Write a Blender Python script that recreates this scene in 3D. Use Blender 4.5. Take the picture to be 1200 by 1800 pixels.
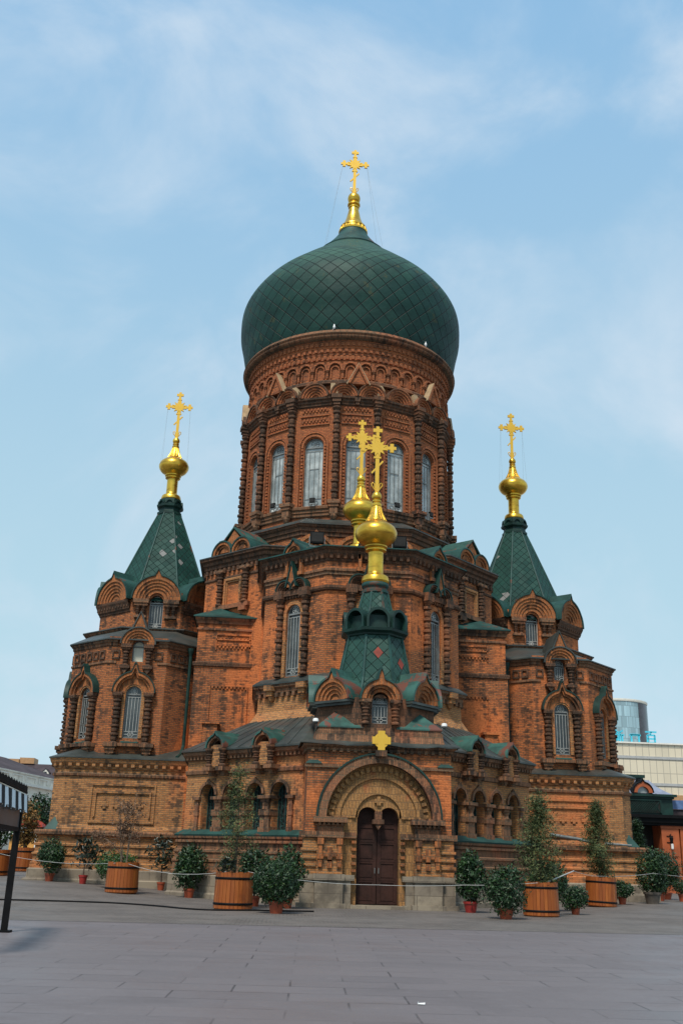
import bpy, math, random
from math import sin, cos, pi, radians, sqrt, atan2
from mathutils import Vector, Matrix

# ------------------------------------------------------------------ scene, camera, light
scene = bpy.context.scene
for o in list(bpy.data.objects): bpy.data.objects.remove(o)
COL = scene.collection
random.seed(7)

def make_camera():
    f, pitch, roll, yaw = 1727.42, radians(19.4786), radians(1.69185), radians(4.55687)
    fw = Vector((sin(yaw)*cos(pitch), cos(yaw)*cos(pitch), sin(pitch)))
    r = Vector((cos(yaw), -sin(yaw), 0)); u = r.cross(fw)
    r2 = r*cos(roll)+u*sin(roll); u2 = -r*sin(roll)+u*cos(roll)
    cam = bpy.data.cameras.new('camera'); ob = bpy.data.objects.new('camera', cam); COL.objects.link(ob)
    cam.sensor_fit = 'VERTICAL'; cam.sensor_height = 24.0; cam.lens = 24.0*f/1800.0
    cam.clip_start = 0.1; cam.clip_end = 5000
    m = Matrix(((r2.x, u2.x, -fw.x, -4.6302), (r2.y, u2.y, -fw.y, -55.3002), (r2.z, u2.z, -fw.z, 1.603), (0, 0, 0, 1)))
    ob.matrix_world = m
    scene.camera = ob
make_camera()

SUN_EL, SUN_AZ = radians(57), radians(203)      # azimuth clockwise from +Y
sdir = Vector((sin(SUN_AZ)*cos(SUN_EL), cos(SUN_AZ)*cos(SUN_EL), sin(SUN_EL)))
sl = bpy.data.lights.new('sun', 'SUN'); sl.energy = 3.1; sl.angle = radians(11); sl.color = (1.0, 0.93, 0.82)
so = bpy.data.objects.new('sun', sl); COL.objects.link(so)
so.rotation_euler = sdir.to_track_quat('Z', 'Y').to_euler(); so.location = (-40, -60, 60)

scene.view_settings.view_transform = 'Standard'; scene.view_settings.look = 'None'
scene.view_settings.exposure = 0.36; scene.view_settings.gamma = 1.0
scene.render.engine = 'CYCLES'

def make_world():
    w = bpy.data.worlds.new('World'); scene.world = w; w.use_nodes = True
    nt = w.node_tree; nt.nodes.clear(); N = nt.nodes.new; L = nt.links.new
    out = N('ShaderNodeOutputWorld'); bg = N('ShaderNodeBackground'); bg.inputs['Strength'].default_value = 0.115
    sky = N('ShaderNodeTexSky'); sky.sky_type = 'NISHITA'; sky.sun_disc = False
    sky.sun_elevation = SUN_EL; sky.sun_rotation = SUN_AZ; sky.air_density = 1.0; sky.dust_density = 0.7; sky.ozone_density = 3.0
    tc = N('ShaderNodeTexCoord')
    # thin hazy veil, stretched wisps
    mp = N('ShaderNodeMapping'); mp.inputs['Location'].default_value = (1.7, 8, 3); mp.inputs['Rotation'].default_value = (0.3, 0.5, 0.6); mp.inputs['Scale'].default_value = (2.2, 3.3, 2.6)
    L(tc.outputs['Generated'], mp.inputs['Vector'])
    nz = N('ShaderNodeTexNoise'); nz.inputs['Scale'].default_value = 1.6; nz.inputs['Detail'].default_value = 9; nz.inputs['Roughness'].default_value = 0.56; nz.inputs['Distortion'].default_value = 0.5
    L(mp.outputs[0], nz.inputs['Vector'])
    rp = N('ShaderNodeMapRange'); rp.inputs['From Min'].default_value = 0.39; rp.inputs['From Max'].default_value = 0.76; rp.inputs['To Min'].default_value = 0.0; rp.inputs['To Max'].default_value = 0.95
    rp.interpolation_type = 'SMOOTHSTEP'
    L(nz.outputs['Fac'], rp.inputs['Value'])
    # haze towards the horizon
    sx = N('ShaderNodeSeparateXYZ'); L(tc.outputs['Generated'], sx.inputs[0])
    hz = N('ShaderNodeMapRange'); hz.inputs['From Min'].default_value = 0.0; hz.inputs['From Max'].default_value = 0.75; hz.inputs['To Min'].default_value = 0.92; hz.inputs['To Max'].default_value = 0.80
    L(sx.outputs['Z'], hz.inputs['Value'])
    zg = N('ShaderNodeMapRange'); zg.inputs['From Min'].default_value = 0.12; zg.inputs['From Max'].default_value = 0.92; zg.interpolation_type = 'SMOOTHSTEP'; L(sx.outputs['Z'], zg.inputs['Value'])
    hc = N('ShaderNodeMix'); hc.data_type = 'RGBA'; L(zg.outputs[0], hc.inputs[0]); hc.inputs[6].default_value = (3.45, 4.95, 5.6, 1); hc.inputs[7].default_value = (1.95, 3.8, 5.85, 1)
    mx0 = N('ShaderNodeMix'); mx0.data_type = 'RGBA'; L(hz.outputs[0], mx0.inputs[0]); L(sky.outputs[0], mx0.inputs[6]); L(hc.outputs[2], mx0.inputs[7])
    mx = N('ShaderNodeMix'); mx.data_type = 'RGBA'; L(rp.outputs[0], mx.inputs[0]); L(mx0.outputs[2], mx.inputs[6]); mx.inputs[7].default_value = (4.5, 5.25, 6.0, 1)
    L(mx.outputs[2], bg.inputs['Color']); L(bg.outputs[0], out.inputs[0])
make_world()

# ------------------------------------------------------------------ node helpers
class NG:
    def __init__(s, name):
        s.m = bpy.data.materials.new(name); s.m.use_nodes = True
        s.t = s.m.node_tree; s.b = s.t.nodes['Principled BSDF']; s.geo = None
    def n(s, typ, ins=None, **kw):
        nd = s.t.nodes.new(typ)
        for k, v in kw.items(): setattr(nd, k, v)
        for k, v in (ins or {}).items():
            if isinstance(v, bpy.types.NodeSocket): s.t.links.new(v, nd.inputs[k])
            else: nd.inputs[k].default_value = v
        return nd
    def pos(s):
        if not s.geo: s.geo = s.n('ShaderNodeNewGeometry')
        return s.geo.outputs['Position']
    def math(s, op, a, b=0.0, c=0.0):
        return s.n('ShaderNodeMath', {0: a, 1: b, 2: c}, operation=op).outputs[0]
    def noise(s, scale, detail=4, rough=0.55, vec=None, stretch=None, dist=0.0):
        v = vec if vec is not None else s.pos()
        if stretch: v = s.n('ShaderNodeMapping', {'Vector': v, 'Scale': stretch}).outputs[0]
        return s.n('ShaderNodeTexNoise', {'Vector': v, 'Scale': scale, 'Detail': detail, 'Roughness': rough, 'Distortion': dist}).outputs['Fac']
    def rng(s, v, a, b, c=0.0, d=1.0):
        return s.n('ShaderNodeMapRange', {'Value': v, 'From Min': a, 'From Max': b, 'To Min': c, 'To Max': d}, interpolation_type='SMOOTHSTEP').outputs[0]
    def mix(s, f, a, b, blend='MIX'):
        nd = s.n('ShaderNodeMix', data_type='RGBA', blend_type=blend)
        for i, v in ((0, f), (6, a), (7, b)):
            if isinstance(v, bpy.types.NodeSocket): s.t.links.new(v, nd.inputs[i])
            else: nd.inputs[i].default_value = (*v, 1) if isinstance(v, tuple) and len(v) == 3 else v
        return nd.outputs[2]
    def wall_uv(s):
        g = s.n('ShaderNodeNewGeometry'); 
        t = s.n('ShaderNodeVectorMath', {0: g.outputs['True Normal'], 1: (0, 0, 1)}, operation='CROSS_PRODUCT').outputs[0]
        t = s.n('ShaderNodeVectorMath', {0: t}, operation='NORMALIZE').outputs[0]
        u = s.n('ShaderNodeVectorMath', {0: g.outputs['Position'], 1: t}, operation='DOT_PRODUCT').outputs['Value']
        z = s.n('ShaderNodeSeparateXYZ', {0: g.outputs['Position']}).outputs[2]
        return s.n('ShaderNodeCombineXYZ', {0: u, 1: z, 2: 0.0}).outputs[0]
    def out(s, color, rough=0.7, metal=0.0, bump=None, bstr=0.3, bdist=0.02, spec=0.5):
        for k, v in (('Base Color', color), ('Roughness', rough), ('Metallic', metal), ('Specular IOR Level', spec)):
            if isinstance(v, bpy.types.NodeSocket): s.t.links.new(v, s.b.inputs[k])
            else: s.b.inputs[k].default_value = (*v, 1) if isinstance(v, tuple) and len(v) == 3 else v
        if bump is not None:
            b = s.n('ShaderNodeBump', {'Height': bump, 'Strength': bstr, 'Distance': bdist})
            s.t.links.new(b.outputs[0], s.b.inputs['Normal'])
        return s.m

def brick(name, c1, c2, mortar, dirt, dirt_lo=0.46, dirt_hi=0.66, dirt_max=0.85, alt=None, streak=0.5, bw=0.27, bh=0.086, alt_lo=.52, alt_hi=.66, scale=0.33):
    g = NG(name); uv = g.wall_uv()
    br = g.n('ShaderNodeTexBrick', {'Vector': uv, 'Color1': (*c1, 1), 'Color2': (*c2, 1), 'Mortar': (*mortar, 1), 'Scale': 1.0, 'Mortar Size': 0.016, 'Mortar Smooth': 0.3, 'Bias': 0.0, 'Brick Width': bw, 'Row Height': bh})
    rb = g.n('ShaderNodeTexBrick', {'Vector': uv, 'Color1': (0, 0, 0, 1), 'Color2': (1, 1, 1, 1), 'Mortar': (.5, .5, .5, 1), 'Scale': 1.0, 'Mortar Size': 0.0, 'Bias': 0.0, 'Brick Width': bw, 'Row Height': bh}).outputs['Color']
    col = br.outputs['Color']
    if alt: col = g.mix(g.rng(g.noise(scale*.8, 5, .6, dist=.4), alt_lo, alt_hi, 0, .9), col, alt)
    d1 = g.noise(scale, 7, .62, dist=.6)
    d2 = g.noise(.9, 5, .6, stretch=(2.6, 2.6, .20))
    d3 = g.noise(5.0, 4, .65)
    dm = g.math('ADD', g.math('MULTIPLY', d1, 1-streak), g.math('MULTIPLY', d2, streak))
    dm = g.math('ADD', dm, g.math('MULTIPLY', g.math('SUBTRACT', d3, .5), .30))
    dm = g.math('ADD', dm, g.math('MULTIPLY', g.math('SUBTRACT', g.n('ShaderNodeRGBToBW', {0: rb}).outputs[0], .5), .12))
    m = g.rng(dm, dirt_lo, dirt_hi, 0, dirt_max)
    col = g.mix(m, col, dirt)
    # single-brick variation and pale efflorescence
    f = g.noise(11, 3, .7, stretch=(1, 1, 3.0))
    col = g.mix(1.0, col, g.n('ShaderNodeCombineColor', {0: g.rng(f, .25, .75, .68, 1.3), 1: g.rng(f, .25, .75, .68, 1.3), 2: g.rng(f, .25, .75, .68, 1.3)}).outputs[0], 'MULTIPLY')
    h = g.math('SUBTRACT', g.math('MULTIPLY', f, .6), g.math('MULTIPLY', br.outputs['Fac'], .8))
    return g.out(col, 0.88, 0, h, .55, .02, .25)

M = {}
M['drum'] = brick('brick_drum', (.41, .124, .042), (.31, .082, .031), (.16, .080, .042), (.050, .030, .020), .50, .68, .72, streak=.6)
M['wall'] = brick('brick_wall', (.43, .138, .044), (.29, .084, .031), (.14, .084, .048), (.042, .030, .021), .465, .635, .86, alt=(.53, .155, .048), streak=.58, alt_lo=.48, alt_hi=.60)
M['ochre'] = brick('brick_ochre', (.42, .188, .066), (.33, .132, .046), (.20, .130, .072), (.052, .040, .028), .495, .66, .84, alt=(.46, .155, .055), streak=.58, alt_lo=.50, alt_hi=.62)
M['khaki'] = brick('brick_khaki', (.33, .172, .064), (.27, .135, .050), (.20, .115, .055), (.055, .042, .026), .52, .68, .75, alt=(.36, .085, .034), streak=.4, alt_lo=.60, alt_hi=.68, bw=.12, bh=.26)
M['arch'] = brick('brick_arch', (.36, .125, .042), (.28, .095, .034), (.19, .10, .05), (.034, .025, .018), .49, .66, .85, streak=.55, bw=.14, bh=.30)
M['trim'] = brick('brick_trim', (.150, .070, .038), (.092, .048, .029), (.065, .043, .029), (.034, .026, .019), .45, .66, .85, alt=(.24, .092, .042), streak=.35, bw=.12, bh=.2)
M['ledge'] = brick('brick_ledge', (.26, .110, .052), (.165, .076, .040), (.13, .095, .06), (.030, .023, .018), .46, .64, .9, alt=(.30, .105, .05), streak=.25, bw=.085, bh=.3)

def stone():
    g = NG('grey_stone'); uv = g.wall_uv()
    br = g.n('ShaderNodeTexBrick', {'Vector': uv, 'Color1': (.27, .225, .165, 1), 'Color2': (.20, .165, .125, 1), 'Mortar': (.07, .055, .042, 1), 'Scale': 1.0, 'Mortar Size': 0.008, 'Brick Width': .9, 'Row Height': .48})
    c = g.mix(g.rng(g.noise(1.1, 6, .65), .42, .68, 0, .8), br.outputs['Color'], (.085, .070, .055))
    return g.out(c, .85, 0, g.noise(9, 5, .7), .3, .02, .3)
M['stone'] = stone()
def plain(name, c, rough=.6, metal=0.0, var=.35, scale=3.0, dirt=None, bs=.15, spec=.5, dlo=.5, dhi=.7, dmax=.7):
    g = NG(name); f = g.noise(scale, 5, .6)
    a = tuple(x*(1-var) for x in c); b = tuple(min(1, x*(1+var)) for x in c)
    col = g.mix(g.rng(f, .3, .7), a, b)
    if dirt: col = g.mix(g.rng(g.noise(scale*.5, 6, .65, dist=.5), dlo, dhi, 0, dmax), col, dirt)
    return g.out(col, rough, metal, g.noise(scale*4, 4), bs, .01, spec)
M['cream'] = plain('weathered_render', (.34, .235, .13), .85, 0, .25, 1.2, (.10, .07, .045))
M['green'] = plain('green_painted_metal', (.015, .052, .045), .58, .0, .35, 1.3, (.115, .036, .018), .12, .25, dlo=.60, dhi=.64, dmax=.85)
M['green_rust'] = plain('rusted_green_metal', (.018, .070, .056), .58, .0, .4, 1.6, (.125, .032, .016), .15, dlo=.53, dhi=.57, dmax=.9)
M['darkroof'] = plain('dark_roof_metal', (.040, .048, .043), .5, .2, .45, .9, (.075, .048, .034), .15)
M['black'] = plain('black_metal', (.005, .005, .0055), .6, 0, spec=.12)
M['dkgreen'] = plain('dark_green_paint', (.007, .030, .024), .55, 0, .35, 2, spec=.3)
M['gold'] = None
def gold():
    g = NG('gilded_metal'); f = g.noise(1.6, 5, .6)
    z = g.noise(2.5, 3, .6, stretch=(.4, .4, 3))
    c = g.mix(g.rng(f, .3, .7), (.58, .32, .035), (.84, .53, .07)); c = g.mix(g.rng(z, .50, .72, 0, .6), c, (.26, .13, .025))
    return g.out(c, .30, .85, z, .12, .02, .5)
M['gold'] = gold()
def gold2():
    g = NG('yellow_gilt'); f = g.noise(3, 4)
    return g.out(g.mix(f, (.66, .36, .028), (.78, .49, .065)), .38, .35)
M['gilt'] = gold2()
M['grille'] = plain('pale_iron', (.33, .34, .32), .5, .1, .2)
M['lead'] = plain('grey_frame', (.16, .17, .165), .5, .1, .3)
M['grillegreen'] = plain('teal_iron', (.018, .060, .055), .5, .2, .4)
def glass(name, c1, c2, rough=.12):
    g = NG(name); f = g.noise(.9, 5, .6); 
    oi = g.n('ShaderNodeObjectInfo').outputs['Random']; f = g.math('ADD', f, g.math('MULTIPLY', g.math('SUBTRACT', oi, .5), .28))
    return g.out(g.mix(g.rng(f, .35, .68), c1, c2), rough, 0, g.noise(2.2, 2), .12, .05, .6)
M['pane_pale'] = glass('pale_glass', (.20, .23, .23), (.50, .53, .51), .16)
M['pane_dark'] = glass('dark_glass', (.022, .026, .028), (.07, .08, .08))
M['pane_cream'] = glass('papered_glass', (.50, .47, .33), (.62, .59, .46), .4)
M['primer'] = plain('red_primer', (.22, .030, .014), .7, 0, .25, 4)
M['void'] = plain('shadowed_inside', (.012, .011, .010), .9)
M['door'] = plain('dark_red_wood', (.034, .014, .010), .7, 0, .35, 2.5, (.014, .008, .006), spec=.2)
M['white'] = plain('white_paint', (.72, .72, .70), .5, 0, .08)
M['rope'] = plain('white_rope', (.42, .42, .40), .8, 0, .1)

def tile_mat(name, c1, c2, rust, missing=None, rough=.38, patch=.62, pmax=.8, s0=.435, s1=.475, pale_z=None):
    g = NG(name); uvn = g.n('ShaderNodeUVMap'); sp = g.n('ShaderNodeSeparateXYZ', {0: uvn.outputs[0]})
    u, v = sp.outputs[0], sp.outputs[1]
    a = g.math('ADD', u, v); b = g.math('SUBTRACT', u, v)
    fa = g.math('FRACT', a); fb = g.math('FRACT', b)
    da = g.math('ABSOLUTE', g.math('SUBTRACT', fa, .5)); db = g.math('ABSOLUTE', g.math('SUBTRACT', fb, .5))
    seam = g.rng(g.math('MAXIMUM', da, db), s0, s1)
    cell = g.n('ShaderNodeCombineXYZ', {0: g.math('FLOOR', a), 1: g.math('FLOOR', b), 2: .5}).outputs[0]
    wn = g.n('ShaderNodeTexWhiteNoise', {'Vector': cell}, noise_dimensions='3D')
    col = g.mix(wn.outputs['Value'], c1, c2)
    if pale_z:        # upper courses blend to a paler green with height, uneven edge
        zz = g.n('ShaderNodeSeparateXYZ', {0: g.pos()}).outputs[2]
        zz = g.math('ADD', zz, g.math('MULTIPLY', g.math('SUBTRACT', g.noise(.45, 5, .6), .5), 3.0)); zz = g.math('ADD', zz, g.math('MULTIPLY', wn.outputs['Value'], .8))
        col = g.mix(g.rng(zz, *pale_z, 0, .8), col, (.034, .090, .062))
    col = g.mix(g.rng(g.noise(.55, 6, .62, dist=.6), .48, .72, 0, .55), col, tuple(x*.45 for x in c1))
    col = g.mix(g.rng(g.noise(1.3, 6, .68), patch, patch+.05, 0, pmax), col, rust)
    if missing is not None:
        ms = g.rng(g.math('MULTIPLY', wn.outputs['Value'], g.rng(g.noise(.35, 2), .45, .6)), missing, missing+.01)
        col = g.mix(ms, col, (.20, .20, .19))
    col = g.mix(g.math('MULTIPLY', seam, .9), col, tuple(x*.18 for x in c1))
    wc = g.n('ShaderNodeSeparateXYZ', {0: wn.outputs['Color']})
    tilt = g.math('ADD', g.math('MULTIPLY', g.math('SUBTRACT', fa, .5), g.math('SUBTRACT', wc.outputs[0], .5)), g.math('MULTIPLY', g.math('SUBTRACT', fb, .5), g.math('SUBTRACT', wc.outputs[1], .5)))
    h = g.math('SUBTRACT', g.math('ADD', tilt, g.math('MULTIPLY', g.noise(2.5, 3), .5)), g.math('MULTIPLY', seam, .9))
    return g.out(col, rough, .0, h, .75, .08, .22)
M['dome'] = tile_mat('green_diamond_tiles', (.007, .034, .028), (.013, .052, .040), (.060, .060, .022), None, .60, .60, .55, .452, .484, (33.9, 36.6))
M['tent'] = tile_mat('green_tent_tiles', (.008, .042, .034), (.015, .060, .047), (.14, .06, .03), .80, .66, .72, .8, .456, .487)
M['tent_porch'] = tile_mat('worn_tent_tiles', (.014, .050, .040), (.028, .078, .060), (.10, .032, .018), None, .52, .66, .8, .458, .488)

# ------------------------------------------------------------------ mesh builder
class MB:
    def __init__(s): s.v = []; s.f = []; s.uv = []; s.M = Matrix.Identity(4); s.use_uv = False
    def at(s, loc=(0, 0, 0), rz=0.0):
        s.M = Matrix.Translation(loc) @ Matrix.Rotation(rz, 4, 'Z'); return s
    def face(s, pts, uv=None):
        i = len(s.v)
        for p in pts: s.v.append(tuple(s.M @ Vector(p)))
        s.f.append(tuple(range(i, i+len(pts)))); s.uv.append(uv)
    def box(s, x0, x1, y0, y1, z0, z1):
        a, b, c, d = (x0, y0), (x1, y0), (x1, y1), (x0, y1)
        s.face([(*a, z0), (*b, z0), (*b, z1), (*a, z1)]); s.face([(*b, z0), (*c, z0), (*c, z1), (*b, z1)])
        s.face([(*c, z0), (*d, z0), (*d, z1), (*c, z1)]); s.face([(*d, z0), (*a, z0), (*a, z1), (*d, z1)])
        s.face([(*a, z1), (*b, z1), (*c, z1), (*d, z1)]); s.face([(*d, z0), (*c, z0), (*b, z0), (*a, z0)])
    def prism_y(s, pts, y0, y1):          # outline in x,z (counter-clockwise seen from the front), extruded along y
        n = len(pts)
        s.face([(x, y0, z) for x, z in pts]); s.face([(x, y1, z) for x, z in reversed(pts)])
        for i in range(n):
            (xa, za), (xb, zb) = pts[i], pts[(i+1) % n]
            s.face([(xb, y0, zb), (xa, y0, za), (xa, y1, za), (xb, y1, zb)])
    def strip(s, outer, inner, y0, y1, back=False):   # two outlines in x,z left to right, same count; a curved band from y0 (front) to y1
        for i in range(len(outer)-1):
            (a, az), (b, bz) = outer[i], outer[i+1]; (c, cz), (d, dz) = inner[i], inner[i+1]
            s.face([(c, y0, cz), (d, y0, dz), (b, y0, bz), (a, y0, az)])
            s.face([(a, y0, az), (b, y0, bz), (b, y1, bz), (a, y1, az)])
            s.face([(d, y0, dz), (c, y0, cz), (c, y1, cz), (d, y1, dz)])
            if back: s.face([(a, y1, az), (b, y1, bz), (d, y1, dz), (c, y1, cz)])
        for (p, q, fl) in ((outer[0], inner[0], 0), (outer[-1], inner[-1], 1)):
            P = [(p[0], y0, p[1]), (p[0], y1, p[1]), (q[0], y1, q[1]), (q[0], y0, q[1])]
            s.face(P if fl else P[::-1])
    def lathe(s, prof, cx=0, cy=0, n=24, smooth_v=False, z0=0):
        for j in range(len(prof)-1):
            (r0, a0), (r1, a1) = prof[j], prof[j+1]
            for i in range(n):
                t, q = 2*pi*i/n, 2*pi*(i+1)/n
                P = [(cx+r0*sin(t), cy-r0*cos(t), z0+a0), (cx+r0*sin(q), cy-r0*cos(q), z0+a0), (cx+r1*sin(q), cy-r1*cos(q), z0+a1), (cx+r1*sin(t), cy-r1*cos(t), z0+a1)]
                if r0 < 1e-5: P = [P[0], P[2], P[3]]
                elif r1 < 1e-5: P = P[:3]
                s.face(P)
    def sweep(s, path, prof, closed=False):
        n = len(path); nr = []
        for i in range(n):
            def seg(a, b):
                dx, dy = b[0]-a[0], b[1]-a[1]; l = math.hypot(dx, dy); return (dy/l, -dx/l)
            n0 = seg(path[i-1], path[i]) if (closed or i > 0) else None
            n1 = seg(path[i], path[(i+1) % n]) if (closed or i < n-1) else None
            n0 = n0 or n1; n1 = n1 or n0
            mx, my = n0[0]+n1[0], n0[1]+n1[1]; k = 2/(mx*mx+my*my)
            nr.append((mx*k, my*k))
        for i in range(n if closed else n-1):
            j = (i+1) % n
            for (o0, z0), (o1, z1) in zip(prof, prof[1:]):
                A, B = path[i], path[j]; a, b = nr[i], nr[j]
                s.face([(A[0]+a[0]*o0, A[1]+a[1]*o0, z0), (B[0]+b[0]*o0, B[1]+b[1]*o0, z0), (B[0]+b[0]*o1, B[1]+b[1]*o1, z1), (A[0]+a[0]*o1, A[1]+a[1]*o1, z1)])
    def dent(s, path, sp, w, o0, o1, z0, z1, closed=False):
        keep = s.M
        for i in range(len(path) if closed else len(path)-1):
            A, B = path[i], path[(i+1) % len(path)]
            L = math.hypot(B[0]-A[0], B[1]-A[1]); k = max(1, int(round(L/sp)))
            s.M = keep @ Matrix.Translation(((A[0]+B[0])/2, (A[1]+B[1])/2, 0)) @ Matrix.Rotation(atan2(B[1]-A[1], B[0]-A[0]), 4, 'Z')
            for q in range(k):
                x = -L/2+(q+.5)*L/k; s.box(x-w/2, x+w/2, -o1, -o0, z0, z1)
        s.M = keep
    def loft(s, A, B, closed=False):      # 3-d paths with equal counts
        n = len(A)
        for i in range(n if closed else n-1):
            j = (i+1) % n; s.face([A[i], A[j], B[j], B[i]])
    def wall_open(s, x0, x1, z0, z1, ops, d=.35, n=12):
        x = x0
        for cx, hw, zb, zs in ops:
            l, r = cx-hw, cx+hw
            s.face([(x, 0, z0), (l, 0, z0), (l, 0, z1), (x, 0, z1)])
            s.face([(l, 0, z0), (r, 0, z0), (r, 0, zb), (l, 0, zb)])
            P = [(cx-hw*cos(pi*i/n), zs+hw*sin(pi*i/n)) for i in range(n+1)]
            for (a, az), (b, bz) in zip(P, P[1:]):
                s.face([(a, 0, az), (b, 0, bz), (b, 0, z1), (a, 0, z1)]); s.face([(b, 0, bz), (a, 0, az), (a, d, az), (b, d, bz)])
            s.face([(l, 0, zb), (l, d, zb), (l, d, zs), (l, 0, zs)]); s.face([(r, d, zb), (r, 0, zb), (r, 0, zs), (r, d, zs)])
            s.face([(l, 0, zb), (r, 0, zb), (r, d, zb), (l, d, zb)])
            x = r
        s.face([(x, 0, z0), (x1, 0, z0), (x1, 0, z1), (x, 0, z1)])
    def tube(s, pts, r, n=6):
        pts = [Vector(p) for p in pts]; rings = []
        for i, p in enumerate(pts):
            d = (pts[min(i+1, len(pts)-1)]-pts[max(i-1, 0)]).normalized()
            a = d.orthogonal().normalized() if i == 0 else (rings[-1][1]-d*rings[-1][1].dot(d)).normalized()
            b = d.cross(a); rr = r[i] if isinstance(r, (list, tuple)) else r
            rings.append(([p+(a*cos(2*pi*k/n)+b*sin(2*pi*k/n))*rr for k in range(n)], a))
        for (A, _), (B, _) in zip(rings, rings[1:]):
            for k in range(n): s.face([A[k], A[(k+1) % n], B[(k+1) % n], B[k]])
        s.face(list(reversed(rings[0][0]))); s.face(rings[-1][0])
    def build(s, name, mat, parent=None, loc=(0, 0, 0), rz=0.0, smooth=False, label=None):
        me = bpy.data.meshes.new(name); me.from_pydata(s.v, [], s.f); me.update()
        if any(u is not None for u in s.uv):
            ul = me.uv_layers.new(name='UVMap'); k = 0
            for fc, u in zip(s.f, s.uv):
                for q in range(len(fc)):
                    ul.data[k].uv = u[q] if u else (0, 0); k += 1
        if smooth:
            import bmesh
            bm = bmesh.new(); bm.from_mesh(me); bmesh.ops.remove_doubles(bm, verts=bm.verts, dist=1e-4)
            for f in bm.faces: f.smooth = True
            for e in bm.edges:
                if len(e.link_faces) == 2 and e.calc_face_angle(0) > radians(smooth if smooth is not True else 40): e.smooth = False
            bm.to_mesh(me); bm.free()
        me.materials.append(M[mat] if isinstance(mat, str) else mat)
        o = bpy.data.objects.new(name, me); COL.objects.link(o)
        if parent: o.parent = parent
        o.location = loc; o.rotation_euler = (0, 0, rz)
        if label: o['label'] = label
        return o

def tag(o, label=None, cat=None, group=None, kind=None):
    for k, v in (('label', label), ('category', cat), ('group', group), ('kind', kind)):
        if v: o[k] = v
    return o
def thing(name, label, cat, loc=(0, 0, 0), rz=0, group=None):
    o = bpy.data.objects.new(name, None); COL.objects.link(o); o.location = loc; o.rotation_euler = (0, 0, rz)
    return tag(o, label, cat, group)
def dup(o, loc=None, rz=None, parent=None):
    c = o.copy(); COL.objects.link(c)
    if parent: c.parent = parent
    if loc is not None: c.location = loc
    if rz is not None: c.rotation_euler = (0, 0, rz)
    for ch in list(o.children): dup(ch, parent=c)
    return c
class Rep:          # build once, then copy
    def __init__(s, fn): s.fn = fn; s.o = None
    def put(s, loc, rz, parent):
        if s.o is None: s.o = s.fn(parent); s.o.location = loc; s.o.rotation_euler = (0, 0, rz); return s.o
        return dup(s.o, loc, rz, parent)
def pol(cx, cy, ap, n=8, off=None):      # regular polygon with apothem ap, one face towards -Y, left to right order
    R = ap/cos(pi/n); return [(cx+R*sin(2*pi*(i+.5)/n), cy-R*cos(2*pi*(i+.5)/n)) for i in range(n)]
def ff(A, B):        # frame of the face from A (left) to B (right) seen from outside
    return ((A[0]+B[0])/2, (A[1]+B[1])/2, 0), atan2(B[1]-A[1], B[0]-A[0]), math.hypot(B[0]-A[0], B[1]-A[1])
def arc(cx, cz, r, n=20, a0=pi, a1=0.0, tip=0.0, tw=.17):
    P = []
    for i in range(n+1):
        t = a0+(a1-a0)*i/n; q = r*(1+tip*math.exp(-((t-pi/2)/tw)**2)); P.append((cx+q*cos(t), cz+q*sin(t)))
    return P
def poly_face(mb, pts, y): mb.face([(x, y, z) for x, z in pts])
def bend(prof, k=6):
    P = [Vector(p) for p in prof]; out = []
    for i in range(len(P)-1):
        p0, p1, p2, p3 = P[max(i-1, 0)], P[i], P[i+1], P[min(i+2, len(P)-1)]
        for j in range(k):
            t = j/k; q = .5*((2*p1)+(p2-p0)*t+(2*p0-5*p1+4*p2-p3)*t*t+(3*p1-p0-3*p2+p3)*t**3); out.append((q.x, q.y))
    out.append(tuple(P[-1])); return out

# ------------------------------------------------------------------ ornaments (local frame: x right, -y outwards)
def colprof(h, r, nb):
    P = [(0, 0), (r*1.25, 0), (r*1.25, .06), (r*.9, .10)]; b = .12; t = h-.22; st = (t-b)/nb
    for i in range(nb):
        z = b+i*st
        P += [(r*.62, z), (r*.92, z+st*.16), (r*1.02, z+st*.40), (r*.70, z+st*.68), (r*1.28, z+st*.72), (r*1.28, z+st*.93), (r*.62, z+st)]
    P += [(r*.8, t), (r*1.0, t+.06), (r*1.5, t+.14), (r*1.55, h), (0, h)]
    return P
def col_rep(h, r, nb, mat='trim', n=12):
    def f(p):
        mb = MB(); mb.lathe(colprof(h, r, nb), n=n); return mb.build('column', mat, p)
    return Rep(f)
def kok_rep(R, steps=4, depth=.32, tip=.28, roofL=1.2, mat='arch', roof='green', s=.17, tw=.17, tymp=None, hole=0.0, ridge=None):
    def f(p):
        mb = MB()
        for k in range(steps):
            ro, ri = R*(1-k*s), R*(1-(k+1)*s)
            y0 = -depth*(1-k/(steps+.5))
            if k == 0: mb.strip(arc(0, 0, ro, 28, tip=tip, tw=tw), arc(0, 0, ri, 28), y0, .1)
            else: mb.strip(arc(0, 0, ro+.001, 28), arc(0, 0, ri, 28), y0, .1)
        ri = R*(1-steps*s)
        if hole == 0: poly_face(mb, arc(0, 0, ri, 20), -.03)
        o = mb.build('gable_arch', mat, p)
        if hole:
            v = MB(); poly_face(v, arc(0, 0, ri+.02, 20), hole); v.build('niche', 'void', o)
        if roof:
            rb = MB(); rb.strip(arc(0, 0, R+.09, 28, tip=tip*1.02, tw=tw), arc(0, 0, R+.015, 28, tip=tip*1.02, tw=tw), -depth-.06, roofL, True)
            rb.build('roof', roof, o)
        return o
    return Rep(f)
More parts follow.
